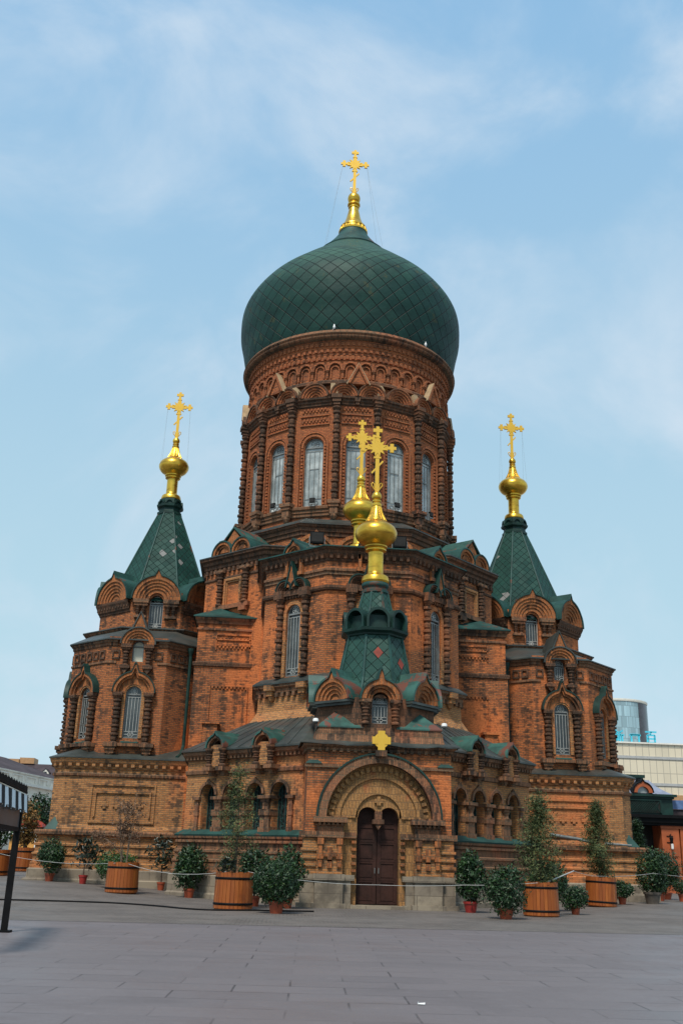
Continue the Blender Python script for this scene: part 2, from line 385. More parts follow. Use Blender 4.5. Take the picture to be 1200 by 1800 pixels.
def window_rep(hw, zb, zs, d, pane='pane_pale', frame='lead', bars='grille', style=0, fw=.06):
    """arched window set back by d in an opening of half-width hw, sill zb, spring zs"""
    def f(p):
        mb = MB(); y = d-.10
        mb.strip([(-hw, zb)]+arc(0, zs, hw, 16)+[(hw, zb)], [(-hw+fw, zb)]+arc(0, zs, hw-fw, 16)+[(hw-fw, zb)], y, d)
        mb.box(-hw+fw, hw-fw, y, d-.01, zb, zb+fw); mb.box(-hw+fw, hw-fw, y-.01, d-.012, zs-fw*.6, zs+fw*.6)
        o = mb.build('window', frame, p)
        g = MB(); poly_face(g, [(-hw, zb), (hw, zb)]+list(reversed(arc(0, zs, hw, 16))), d-.03); g.build('pane', pane, o)
        if style == 2: return o
        t = MB(); y = d-.07; b = .013; H = zs-zb
        def ring(cx, cz, r): t.strip(arc(cx, cz, r+b, 16, 0, 2*pi), arc(cx, cz, r-b, 16, 0, 2*pi), y, y+.02)
        def bar(xa, za, xb, zb_):
            dx, dz = xb-xa, zb_-za; l = math.hypot(dx, dz); nx, nz = -dz/l*b, dx/l*b
            t.prism_y([(xa+nx, za+nz), (xa-nx, za-nz), (xb-nx, zb_-nz), (xb+nx, zb_+nz)], y, y+.02)
        ring(0, zs+hw*.42, hw*.42)
        for k in range(4): bar(-hw*.42*cos(k*pi/4), zs+hw*.42-hw*.42*sin(k*pi/4), hw*.42*cos(k*pi/4), zs+hw*.42+hw*.42*sin(k*pi/4))
        e = hw*.52 if style == 0 else hw*.45
        zc = zb+fw+e*.75
        if style == 0:
            for x in (-e*.55, e*.55): ring(x, zc, e*.42)
        else:
            ring(0, zc, e*.75)
            for k in range(4): bar(-e*.75*cos(k*pi/4), zc-e*.75*sin(k*pi/4), e*.75*cos(k*pi/4), zc+e*.75*sin(k*pi/4))
        zt = zb+fw+e*1.55
        for z in (zt, zs-hw*.35): bar(-hw+fw, z, hw-fw, z)
        for k in range(1, 5 if style else 4):
            q = 5 if style else 4; x = -hw+2*hw*k/q; bar(x, zt, x, zs-hw*.35)
        if style == 1:
            bar(0, zb, 0, zt); bar(-hw+fw, zc, hw-fw, zc)
        if style == 0: bar(-hw*.5, zt+H*.5, hw*.5, zt+H*.5)
        t.build('tracery', bars, o)
        return o
    return Rep(f)
def barcross(mb, x, y0, y1, z, a, w):      # small equal-armed stepped cross
    mb.box(x-w, x+w, y0, y1, z-a, z+a); mb.box(x-a, x-w, y0, y1, z-w, z+w); mb.box(x+w, x+a, y0, y1, z-w, z+w)
# ------------------------------------------------------------------ cathedral
CA = thing('cathedral', 'dark red brick onion-domed cathedral with green tent roofs and gilded crosses', 'cathedral')
def P_(mb, name, mat, **k): return mb.build(name, mat, CA, **k)

# --- gilded spires
def cross_mesh(mb, s=1.0, z0=0.0):
    def bx(xa, xb, za, zb, t=.035): mb.box(xa*s, xb*s, -t*s, t*s, z0+za*s, z0+zb*s)
    bx(-.082, .082, -.05, 1.9)
    cz = 2.08
    for dx, dz in ((1, 0), (-1, 0), (0, 1)):
        def arm(l0, l1, w, t=.035):
            if dx: bx(min(dx*l0, dx*l1), max(dx*l0, dx*l1), cz-w, cz+w, t)
            else: bx(-w, w, cz+l0, cz+l1, t)
        if dx or dz:
            arm(.28, .82 if dx else 1.0, .070); arm(.55 if dx else .73, .71 if dx else .89, .205, .04); arm(.38 if dx else .46, .44 if dx else .52, .13, .045)
    bx(-.16, .16, 1.56, 1.64, .045)
    n = 12
    pts = []
    for i in range(2*n):
        r = (.43 if i % 2 == 0 else .25)*s; t = pi*i/n+pi/12; pts.append((r*cos(t), z0+cz*s+r*sin(t)))
    c = (0, z0+cz*s)
    for y, fl in ((-.05*s, 0), (.05*s, 1)):
        for i in range(2*n):
            a, b = pts[i], pts[(i+1) % (2*n)]; t = [(c[0], y, c[1]), (a[0], y, a[1]), (b[0], y, b[1])]; mb.face(t[::-1] if fl else t)
    for i in range(2*n):
        a, b = pts[i], pts[(i+1) % (2*n)]; mb.face([(b[0], -.05*s, b[1]), (a[0], -.05*s, a[1]), (a[0], .05*s, a[1]), (b[0], .05*s, b[1])])
    w = .055
    mb.prism_y([(-.27*s, z0+(.95-w)*s), (-.22*s, z0+(.95-2*w)*s), (.27*s, z0+(1.42+w-.06)*s), (.22*s, z0+(1.42+2*w-.06)*s)], -.034*s, .034*s)
    for sg in (-1, 1):      # looped ornaments at the foot
        loop = [(.03, .0), (.13, .16), (.22, .28), (.235, .38), (.17, .43), (.11, .36), (.10, .24), (.06, .10)]
        mb.tube([(sg*x*s, 0, z0+z*s) for x, z in loop], .025*s, 5)
FIN = bend([(.0, 12.45), (.54, 12.46), (.55, 12.72), (.45, 12.80), (.35, 12.87), (.325, 13.1), (.325, 13.80)], 3)+[(.44, 13.88), (.44, 13.93), (.39, 13.95), (.48, 14.03), (.48, 14.08), (.44, 14.10)]+bend([(.50, 14.14), (.76, 14.33), (.89, 14.62), (.80, 14.90), (.56, 15.10), (.42, 15.20)], 5)
FIN2 = [(.43, 15.2), (.36, 15.34), (.26, 15.56), (.19, 15.86), (.215, 15.9), (.215, 15.98), (.15, 16.02), (.15, 16.06), (.19, 16.09), (.19, 16.15), (.13, 16.18)]+bend([(.13, 16.18), (.20, 16.26), (.215, 16.36), (.17, 16.48), (.11, 16.55)], 3)+[(0, 16.58)]
def spire(p):
    mb = MB(); mb.lathe(FIN, n=32); mb.lathe(FIN2, n=32)
    for k in range(16):     # fluting on the flared neck
        t = 2*pi*k/16; mb.tube([(r*sin(t), -r*cos(t), z) for r, z in ((.44, 15.2), (.365, 15.34), (.265, 15.56), (.20, 15.84))], .026, 4)
    mb.v = [(x, y, z-12.45) for x, y, z in mb.v]
    o = mb.build('spire', 'gold', p, smooth=35)
    c = MB(); cross_mesh(c, 1.0, 4.1); c.build('cross', 'gilt', o)
    return o
SP = Rep(spire)
def wires(o, zc, a, zb, rb, r=.004):
    for dx, dy in ((1, 1), (1, -1), (-1, 1), (-1, -1)):
        w = MB(); w.tube([(dx*a, 0, zc), (dx*rb*.9, dy*rb*.45, zb)], r, 4); w.build('guy_wire', 'lead', o)

# --- great dome
mb = MB(); DP = bend([(6.28, 29.75), (6.50, 30.4), (6.68, 31.3), (6.90, 32.5), (6.77, 34.1), (5.77, 35.7), (4.3, 37.1), (2.92, 38.3), (2.06, 39.1)], 7)
N = 138; acc = [0.0]
for (r0, z0), (r1, z1) in zip(DP, DP[1:]): acc.append(acc[-1]+math.hypot(r1-r0, z1-z0)/((r0+r1)/2)*46/(2*pi))
for j in range(len(DP)-1):
    for i in range(N):
        t, q = 2*pi*i/N, 2*pi*(i+1)/N; (r0, z0), (r1, z1) = DP[j], DP[j+1]; U0, U1 = 46*i/N, 46*(i+1)/N
        mb.face([(r0*sin(t), -r0*cos(t), z0), (r0*sin(q), -r0*cos(q), z0), (r1*sin(q), -r1*cos(q), z1), (r1*sin(t), -r1*cos(t), z1)], [(U0, acc[j]), (U1, acc[j]), (U1, acc[j+1]), (U0, acc[j+1])])
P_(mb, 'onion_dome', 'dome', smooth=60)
mb = MB(); mb.lathe([(2.12, 39.02), (2.14, 39.12)]+bend([(2.02, 39.2), (1.75, 39.55), (1.35, 40.05), (1.0, 40.6), (.92, 40.85)], 4)+[(0, 40.87)], n=40)
mb.lathe([(2.25, 38.93), (2.27, 39.0), (2.12, 39.08)], n=40); P_(mb, 'dome_neck', 'green', smooth=35)
mb = MB(); mb.lathe([(0, 40.84), (.95, 40.84), (.97, 40.92)]+bend([(.90, 41.0), (.84, 41.2)], 3)+[(.88, 41.24), (.86, 41.32)]+bend([(.76, 41.38), (.60, 41.7), (.47, 42.1), (.36, 42.6), (.31, 42.85)], 4)+[(.36, 42.88), (.36, 42.95), (.29, 42.98), (.30, 43.08)]+[(.42, 43.10), (.42, 43.2), (.22, 43.24)]+bend([(.2, 43.28), (.36, 43.42), (.42, 43.66), (.34, 43.92), (.15, 44.04)], 4)+[(0, 44.05)], n=32)
for k in range(20):
    t = 2*pi*k/20; mb.tube([(r*sin(t), -r*cos(t), z) for r, z in ((.93, 40.95), (.90, 41.05), (.86, 41.18))], .05, 4)
sp0 = P_(mb, 'spire', 'gold', smooth=35)
c = MB(); cross_mesh(c, 1.17, 44.05); c.build('cross', 'gilt', sp0); wires(sp0, 46.4, .82, 39.0, 2.15, .006)

# --- upper drum (round part with blind arcade and dentils, flaring into the big cornice)
mb = MB(); mb.lathe([(5.98, 26.75), (5.98, 28.2), (6.03, 28.22), (6.03, 28.50), (6.06, 28.52), (6.06, 28.66), (6.10, 28.68), (6.10, 28.90), (6.14, 28.92), (6.14, 29.02), (6.18, 29.04), (6.18, 29.28), (6.22, 29.42)], n=96)
P_(mb, 'drum_wall', 'drum')
mb = MB()
for (r, z0, z1, w, n) in ((6.03, 28.24, 28.46, .16, 120), (6.10, 28.68, 28.86, .17, 110), (6.16, 29.04, 29.24, .15, 130)):
    for i in range(n): mb.at((0, 0, 0), 2*pi*i/n); mb.box(-w/2, w/2, -r-.09, -r+.05, z0, z1)
P_(mb, 'dentil_band', 'drum')
mb = MB(); mb.lathe([(6.10, 29.36), (6.40, 29.40)]+bend([(6.46, 29.42), (6.53, 29.47), (6.56, 29.55)], 3)+[(6.50, 29.60), (6.56, 29.63)]+bend([(6.60, 29.70), (6.56, 29.80)], 3)+[(6.50, 29.83), (6.45, 29.93), (6.2, 29.97)], n=108); P_(mb, 'cornice', 'ledge', smooth=35)
mb = MB()
for i in range(44):
    mb.at((0, 0, 0), 2*pi*(i+.5)/44); y = -5.98
    mb.strip(arc(0, 27.66, .425, 10), arc(0, 27.66, .31, 10), y-.17, y+.06); mb.strip(arc(0, 27.58, .27, 8), arc(0, 27.58, .20, 8), y-.09, y+.06)
    mb.box(-.27, -.20, y-.09, y+.06, 27.05, 27.58); mb.box(.20, .27, y-.09, y+.06, 27.05, 27.58)
    mb.at((0, 0, 0), 2*pi*i/44)
    mb.box(-.11, .11, y-.20, y+.05, 27.50, 27.66); mb.box(-.08, .08, y-.16, y+.05, 27.42, 27.50); mb.box(-.055, .055, y-.13, y+.05, 27.05, 27.42)
P_(mb, 'blind_arcade', 'drum')
mb = MB(); mb.lathe([(5.98, 26.70), (6.16, 26.72), (6.16, 26.86), (6.10, 26.95), (5.96, 26.98)], n=96); P_(mb, 'ledge', 'trim')

# --- sixteen-sided drum with windows
def v16(R): return [(R*sin(radians(45*k+s*10.4)), -R*cos(radians(45*k+s*10.4))) for k in range(8) for s in (-1, 1)]
V = v16(6.08); mb = MB(); trimw = MB(); dd = MB()
wr = window_rep(.54, 19.5, 22.98, .24, 'pane_pale', 'lead', 'lead', 0)
mould = Rep(lambda p: mould_mesh(p))
def mould_mesh(p):
    m = MB(); z = 22.98
    o = [(-.86, 19.5)]+arc(0, z, .86, 24, tip=.16, tw=.2)+[(.86, 19.5)]; i = [(-.77, 19.5)]+arc(0, z, .77, 24)+[(.77, 19.5)]
    m.strip(o, i, -.13, .02)
    for k in range(19):
        t = pi*k/18; m.at((0, 0, 0)); cx, cz = .66*cos(t), z+.66*sin(t)
        d = .055; a, b = (cos(t), sin(t)), (-sin(t), cos(t))
        q = [(cx+a[0]*e*.07+b[0]*g*d, cz+a[1]*e*.07+b[1]*g*d) for e, g in ((-1, -1), (1, -1), (1, 1), (-1, 1))]
        m.prism_y(q, -.09, .02)
    for k in range(17):
        for sg in (-1, 1): m.box(sg*.66-.06, sg*.66+.06, -.09, .02, 19.55+k*.2, 19.67+k*.2)
    return m.build('window_surround', 'drum', p)
for i in range(16):
    A, B = V[i], V[(i+1) % 16]; loc, rz, L = ff(A, B)
    mb.at(loc, rz); mb.wall_open(-L/2, L/2, 18.3, 25.5, [(0, .54, 19.5, 22.98)], .24)
    h = .8
    # zigzag panels of brick above each window
    dd.at(loc, rz); dd.box(-h-.06, -h, -.05, .03, 24.28, 24.86); dd.box(h, h+.06, -.05, .03, 24.28, 24.86); dd.box(-h-.06, h+.06, -.08, .03, 24.80, 24.87); dd.box(-h-.06, h+.06, -.08, .03, 24.24, 24.31)
    for k in range(8):
        x = -h+.1+k*.2; dd.box(x-.055, x+.055, -.07, .03, 24.42, 24.53); dd.box(x+.04, x+.15, -.07, .03, 24.55, 24.68) if k < 7 else None
        dd.box(x-.055, x+.055, -.07, .03, 25.06, 25.16); dd.box(x+.04, x+.15, -.07, .03, 25.17, 25.28) if k < 7 else None
    a = (rz+pi) % (2*pi)-pi
    if abs(a) < radians(118):
        wr.put(loc, rz, CA); mould.put(loc, rz, CA)
P_(mb, 'drum_wall', 'drum'); P_(dd, 'brick_panel', 'drum')
cr = col_rep(5.55, .165, 9)
def console(p):
    m = MB(); m.box(-.34, .34, -.36, .15, 19.42, 19.62); m.box(-.27, .27, -.30, .15, 19.25, 19.42); m.box(-.21, .21, -.24, .15, 18.86, 19.25); m.lathe([(0, 18.50), (.12, 18.58), (.20, 18.74), (.2, 18.86)], 0, -.06, 10); return m.build('console', 'ledge', p)
def capit(p):
    m = MB(); m.box(-.30, .30, -.34, .2, 25.62, 25.86); m.box(-.24, .24, -.28, .2, 25.42, 25.62); m.box(-.19, .19, -.22, .2, 25.25, 25.42); return m.build('capital', 'trim', p)
co, cp = Rep(console), Rep(capit)
for i, (x, y) in enumerate(v16(6.25)):
    a = atan2(x, -y)
    if abs(a) < radians(110):
        cr.put((x, y, 19.62), 0, CA); co.put((x, y, 0), a, CA); cp.put((x, y, 0), a, CA)
V = v16(6.08)
mb = MB(); mb.sweep(V, [(0, 18.82), (.10, 18.90), (.10, 19.05), (.16, 19.09), (.16, 19.22), (.24, 19.27), (.26, 19.40), (.16, 19.46), (0, 19.5)], True); P_(mb, 'sill_course', 'ledge')
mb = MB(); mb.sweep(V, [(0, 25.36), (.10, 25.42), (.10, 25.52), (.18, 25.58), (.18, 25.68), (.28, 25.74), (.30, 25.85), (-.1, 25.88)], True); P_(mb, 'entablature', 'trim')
mb = MB(); mb.sweep(v16(6.06), [(.06, 25.86), (-.02, 26.3), (-.10, 26.72)], True); P_(mb, 'weathered_slope', 'drum')
k1 = kok_rep(.76, 4, .34, .0, .25, 'drum', None); k2 = kok_rep(.72, 4, .34, 0.0, .25, 'drum', None)
def gable(p):
    m = MB(); m.prism_y([(-.52, 26.55), (.52, 26.55), (0, 27.66)], -.42, .2); m.strip([(-.60, 26.55), (0, 27.80), (.60, 26.55)], [(-.46, 26.55), (0, 27.52), (.46, 26.55)], -.52, -.40)
    o = m.build('gable', 'drum', p)
    c = MB(); c.strip([(-.68, 26.5), (0, 27.86), (.68, 26.5)], [(-.60, 26.5), (0, 27.79), (.60, 26.5)], -.50, .3); c.build('coping', 'cream', o); return o
ga = Rep(gable)
def hood(p):
    m = MB(); m.strip(arc(0, 25.86, .84, 20), arc(0, 25.86, .765, 20), -.40, .28); return m.build('arch_hood', 'trim', p)
def hood2(p):
    m = MB(); m.strip(arc(0, 25.86, .79, 20), arc(0, 25.86, .725, 20), -.40, .28); return m.build('arch_hood', 'trim', p)
h1, h2 = Rep(hood), Rep(hood2)
def pin(p):
    m = MB(); m.prism_y([(-.13, 26.66), (.13, 26.66), (0, 27.06)], -.34, -.1); return m.build('pinnacle', 'drum', p)
pn = Rep(pin)
def corner_block(p):
    m = MB(); m.prism_y([(-.2, 25.88), (.2, 25.88), (.2, 26.35), (.05, 26.62), (-.2, 26.62)], -.22, .35); return m.build('corner_block', 'cream', p)
cb = Rep(corner_block)
for i in range(16):
    A, B = V[i], V[(i+1) % 16]; loc, rz, L = ff(A, B); a = (rz+pi) % (2*pi)-pi
    if abs(a) > radians(118): continue
    ux, uy = cos(rz), sin(rz)
    if i % 2 == 0:
        for s in (-1, 1): q = (loc[0]+s*.76*ux, loc[1]+s*.76*uy, 25.86); k2.put(q, rz, CA); h2.put((q[0], q[1], 0), rz, CA)
        ga.put(loc, rz, CA)
        m = MB(); m.box(-.15, .15, -.30, .1, 25.55, 25.80); m.box(-.10, .10, -.24, .1, 25.38, 25.55); m.build('console', 'trim', CA, loc, rz)
        for s in (-1, 1): cb.put((loc[0]+s*1.28*ux, loc[1]+s*1.28*uy, 0), rz+(.2*s), CA)
    else:
        k1.put((loc[0], loc[1], 25.86), rz, CA); h1.put(loc, rz, CA); pn.put(loc, rz, CA)

# --- octagonal base below the drum
V = pol(0, 0, 6.84); mb = MB()
mb.sweep(V, [(0, 13.0), (0, 17.45)], True); P_(mb, 'base_wall', 'wall')
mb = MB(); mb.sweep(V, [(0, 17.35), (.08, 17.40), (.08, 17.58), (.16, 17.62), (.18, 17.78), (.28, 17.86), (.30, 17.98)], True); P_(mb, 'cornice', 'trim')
mb = MB(); mb.sweep(V, [(.36, 17.96), (.36, 18.03), (-.6, 18.55)], True); P_(mb, 'roof', 'darkroof')
kb = kok_rep(1.02, 4, .36, .22, .1, 'arch', None, tw=.09); kd = kok_rep(.62, 3, .3, .3, 2.0, 'arch', 'green')
for sx in (-1, 0, 1): kb.put((sx*2.06, -6.84, 16.42), 0, CA)
for s in (-1, 1):
    a = s*radians(67.5); kd.put((7.0*sin(s*radians(60)), -7.0*cos(radians(60)), 17.45), s*radians(50), CA)
    m = MB(); m.box(-.25, .25, -.3, .2, 16.8, 17.5); m.lathe([(0, 16.3), (.12, 16.4), (.2, 16.6), (.22, 16.8)], 0, -.1, 8); m.build('console', 'arch', CA, (7.1*sin(s*radians(50)), -7.1*cos(radians(50)), 0), s*radians(45))

# --- main body: chamfered square, chamfers carry twin arches under a gabled green roof
MV = [(-7.65, 6), (-7.65, -4.55), (-4.6, -7.6), (4.6, -7.6), (7.65, -4.55), (7.65, 6), (4.6, 9), (-4.6, 9)]
mb = MB(); mb.sweep(MV, [(0, -.2), (0, 15.95)], True); P_(mb, 'main_wall', 'wall')
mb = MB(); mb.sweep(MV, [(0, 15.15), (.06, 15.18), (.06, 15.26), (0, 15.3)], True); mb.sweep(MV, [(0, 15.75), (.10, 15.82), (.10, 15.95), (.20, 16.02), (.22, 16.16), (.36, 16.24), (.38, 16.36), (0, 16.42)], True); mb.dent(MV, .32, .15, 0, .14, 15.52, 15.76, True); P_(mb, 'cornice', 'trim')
mb = MB(); mb.sweep(MV, [(.42, 16.36), (.42, 16.42), (-1.5, 16.9)], True); P_(mb, 'roof', 'darkroof')
ksh = kok_rep(.68, 3, .36, 0, .1, 'arch', None, hole=.25, s=.19); csh = col_rep(1.75, .15, 4)
def shoulder_gable(p):
    m = MB(); m.prism_y([(-1.0, 16.55), (1.0, 16.55), (0, 17.70)], -.22, .3); o = m.build('gable', 'arch', p)
    r = MB(); L = 3.6
    r.strip([(-1.50, 16.50), (0, 17.86), (1.50, 16.50)], [(-1.50, 16.42), (0, 17.78), (1.50, 16.42)], -.30, L, True); r.build('roof', 'green_rust', o)
    q = MB()
    for s in (-1, 1): q.strip(arc(s*.70, 16.42, .76, 18), arc(s*.70, 16.42, .69, 18), -.40, 1.2, True)
    q.build('arch_roof', 'green', o); return o
shg = Rep(shoulder_gable)
for s in (-1, 1):
    A, B = ((-7.65, -4.55), (-4.6, -7.6)) if s < 0 else ((4.6, -7.6), (7.65, -4.55)); loc, rz, L = ff(A, B); ux, uy = cos(rz), sin(rz)
    loc = (loc[0]+s*.1*ux*0, loc[1], 0)
    shg.put(loc, rz, CA)
    for q in (-.70, .70): ksh.put((loc[0]+q*ux, loc[1]+q*uy, 16.42), rz, CA)
    for q in (-.93, .93):
        csh.put((loc[0]+q*ux+.12*sin(rz), loc[1]+q*uy-.12*cos(rz), 13.75), rz, CA)
    m = MB(); m.box(-1.25, 1.25, -.22, .1, 13.5, 13.72); m.box(-1.15, -.7, -.30, .1, 13.28, 13.505); m.box(.7, 1.15, -.3, .1, 13.28, 13.505); m.build('sill_course', 'ledge', CA, loc, rz)
    for xa, xb in ((-1.3, -.6), (.6, 1.3)): m = MB(); m.box(xa, xb, -.3, .1, 15.48, 15.62); m.build('capital', 'ledge', CA, loc, rz)
    m = MB(); m.strip([(-.62, 13.72), (-.62, 15.14), (.62, 15.14), (.62, 13.72)], [(-.5, 13.72), (-.5, 15.02), (.5, 15.02), (.5, 13.72)], -.14, .05); m.strip([(-.49, 13.72), (-.49, 15.0), (.49, 15.0), (.49, 13.72)], [(-.42, 13.72), (-.42, 14.92), (.42, 14.92), (.42, 13.72)], -.08, .05); m.build('niche_frame', 'ochre', CA, loc, rz)

# --- apse
AV = pol(0, -9.1, 4.5); AV = [AV[6], AV[7], AV[0], AV[1]]   # placeholder order fixed below
a = 4.5; t = a*math.tan(pi/8)
AV = [(-a, -6.0), (-a, -9.1-t), (-t, -9.1-a), (t, -9.1-a), (a, -9.1-t), (a, -6.0)]
mb = MB(); wa = window_rep(.42, 9.12, 11.92, .16, 'pane_dark', 'lead', 'grille', 1); ka = kok_rep(.43, 4, .30, 0, .05, 'trim', None, s=.16); ca_ = col_rep(3.50, .155, 6); kd2 = kok_rep(.50, 3, .26, .34, 1.7, 'arch', 'green', s=.2, hole=.2)
for i in range(5):
    loc, rz, L = ff(AV[i], AV[i+1]); mb.at(loc, rz)
    if i in (1, 2, 3): mb.wall_open(-L/2, L/2, 6.2, 14.1, [(0, .42, 9.12, 11.92)], .16)
    else: mb.face([(-L/2, 0, 6.2), (L/2, 0, 6.2), (L/2, 0, 14.1), (-L/2, 0, 14.1)])
    if i in (1, 2, 3):
        wa.put(loc, rz, CA); ux, uy = cos(rz), sin(rz); nx, ny = sin(rz), -cos(rz)
        for s in (-1, 1):
            ca_.put((loc[0]+s*.76*ux+.10*nx, loc[1]+s*.76*uy+.10*ny, 9.12), 0, CA); ka.put((loc[0]+s*.45*ux, loc[1]+s*.45*uy, 12.98), rz, CA)
        kd2.put((loc[0], loc[1], 14.62), rz, CA)
        m = MB(); m.strip([(-.60, 9.1)]+arc(0, 11.92, .60, 14)+[(.60, 9.1)], [(-.42, 9.1)]+arc(0, 11.92, .42, 14)+[(.42, 9.1)], -.06, .02); m.build('window_surround', 'ochre', CA, loc, rz)
        m = MB(); m.box(-1.02, -.52, -.34, .05, 12.60, 12.98); m.box(.52, 1.02, -.34, .05, 12.60, 12.98); m.box(-.52, .52, -.20, .05, 12.72, 12.97)
        for q in range(5): x = -.36+q*.18; m.box(x-.05, x+.05, -.14, .05, 12.60, 12.72)
        m.build('capital', 'trim', CA, loc, rz)
        m = MB(); m.prism_y([(-.26, 13.1), (.26, 13.1), (0, 14.2)], -.30, .05); o = m.build('gable', 'arch', CA, loc, rz)
        r = MB(); r.strip([(-.36, 13.1), (0, 14.32), (.36, 13.1)], [(-.27, 13.1), (0, 14.2), (.27, 13.1)], -.36, .05); r.strip(arc(-.45, 12.98, .50, 12), arc(-.45, 12.98, .44, 12), -.34, .05); r.strip(arc(.45, 12.98, .50, 12), arc(.45, 12.98, .44, 12), -.34, .05); r.build('roof', 'dkgreen', o)
        m = MB(); m.box(-.50, -.36, -.2, .05, 13.75, 14.62); m.box(.36, .50, -.2, .05, 13.75, 14.62); m.box(-.60, -.32, -.26, .05, 13.62, 13.78); m.box(.32, .60, -.26, .05, 13.62, 13.78); m.build('niche_frame', 'arch', CA, loc, rz)
P_(mb, 'apse_wall', 'wall')
def nobreak(path, prof, name, mat, dn=None):
    m = MB(); m.sweep(path, prof)
    if dn: m.dent(path, *dn)
    return P_(m, name, mat)
nobreak(AV, [(0, 14.05), (.05, 14.10), (.05, 14.2), (.20, 14.40), (.24, 14.52), (.34, 14.58), (.36, 14.66)], 'cornice', 'trim', (.30, .13, 0, .20, 14.18, 14.40))
nobreak(AV, [(0, 13.42), (.06, 13.46), (.06, 13.58), (.12, 13.62), (.12, 13.72), (0, 13.78)], 'string_course', 'ledge')
nobreak(AV, [(0, 12.72), (.12, 12.76), (.16, 12.84), (.16, 12.94), (0, 12.99)], 'string_course', 'trim')
mb = MB(); e = 4.92; q = e*math.tan(pi/8)
E = [(-e, -6.0), (-e, -9.1-q), (-q, -9.1-e), (q, -9.1-e), (e, -9.1-q), (e, -6.0)]; T = [(-.5, -6.0), (-.5, -9.3), (-.2, -9.6), (.2, -9.6), (.5, -9.3), (.5, -6.0)]
mb.loft([(x, y, 14.64) for x, y in E], [(x, y, 14.70) for x, y in E]); mb.loft([(x, y, 14.70) for x, y in E], [(x, y, 15.85) for x, y in T]); P_(mb, 'roof', 'green')
mb = MB(); mb.lathe([(.95, 15.5), (.75, 15.9), (.58, 16.05), (.55, 16.12)], 0, -9.1, 16); P_(mb, 'spire_base', 'green', smooth=40)
SP.put((0, -9.1, 15.92), 0, CA)
# apse plinth storey with bracketed ledge
nobreak(AV, [(.42, 6.0), (.42, 7.15), (.10, 7.62), (.06, 8.42)], 'plinth_wall', 'ochre')
nobreak(AV, [(.06, 8.36), (.18, 8.44), (.18, 8.58), (.30, 8.66), (.32, 8.78)], 'cornice', 'ledge', (.34, .16, .06, .22, 8.24, 8.42))
mb = MB(); mb.sweep(AV, [(.36, 8.77), (.36, 8.84), (-.02, 9.10)]); P_(mb, 'roof', 'darkroof')
for i in (1, 2, 3):
    loc, rz, L = ff(AV[i], AV[i+1])
    for x in (-1.0, .9): mb = MB(); mb.box(x-.24, x+.24, -.44, 0, 8.50, 8.74); mb.box(x-.17, x+.17, -.34, 0, 8.28, 8.5); mb.lathe([(0, 8.02), (.1, 8.08), (.16, 8.2), (.16, 8.3)], x, -.14, 8); P_(mb, 'console', 'ochre', loc=loc, rz=rz)

# --- narthex ring (arcaded octagon round the apse)
NV = [(-7.38, -6.9), (-7.38, -11.72), (-2.7, -16.4), (2.7, -16.4), (7.38, -11.72), (7.38, -6.9)]
mb = MB(); lat = MB(); pier = Rep(lambda p: pier_mesh(p)); hp = Rep(lambda p: halfpier(p))
def pier_mesh(p):
    m = MB(); m.box(-.30, .30, -.16, .42, 2.5, 2.72); m.box(-.24, .24, -.12, .42, 2.72, 3.15); m.box(-.29, .29, -.17, .42, 3.15, 3.38); m.box(-.17, .17, -.10, .42, 3.38, 3.66); m.box(-.22, .22, -.14, .42, 3.66, 3.78); m.box(-.34, .34, -.22, .42, 3.78, 3.90)
    m.lathe([(.18, 3.38), (.15, 3.5), (.2, 3.64)], 0, -.02, 12); return m.build('pier', 'ledge', p)
def lat_rep():
    def f(p):
        m = MB(); hw, zb, zs = .40, 2.55, 3.98; rnd = random.Random(3)
        m.strip([(-hw, zb)]+arc(0, zs, hw, 12)+[(hw, zb)], [(-hw+.04, zb)]+arc(0, zs, hw-.04, 12)+[(hw-.04, zb)], .34, .38)
        for x in (-.2, 0, .2): m.box(x-.012, x+.012, .34, .37, zb, zs+.3)
        for k in range(30):
            x, z = rnd.uniform(-.34, .34), rnd.uniform(2.7, 4.15); r = rnd.uniform(.06, .13); a0 = rnd.uniform(0, 6)
            m.tube([(max(-.38, min(.38, x+r*(1-j*.09)*cos(a0+j*.75))), .35, z+r*(1-j*.09)*sin(a0+j*.75)) for j in range(8)], .012, 4)
        o = m.build('window_grille', 'grillegreen', p)
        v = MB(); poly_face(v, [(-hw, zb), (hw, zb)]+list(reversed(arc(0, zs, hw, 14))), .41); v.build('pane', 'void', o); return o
    return Rep(f)
lr = lat_rep(); kn = kok_rep(.46, 2, .46, .24, 2.2, 'ledge', 'green_rust', s=.17, hole=.1, tw=.11); cn = col_rep(.72, .13, 2)
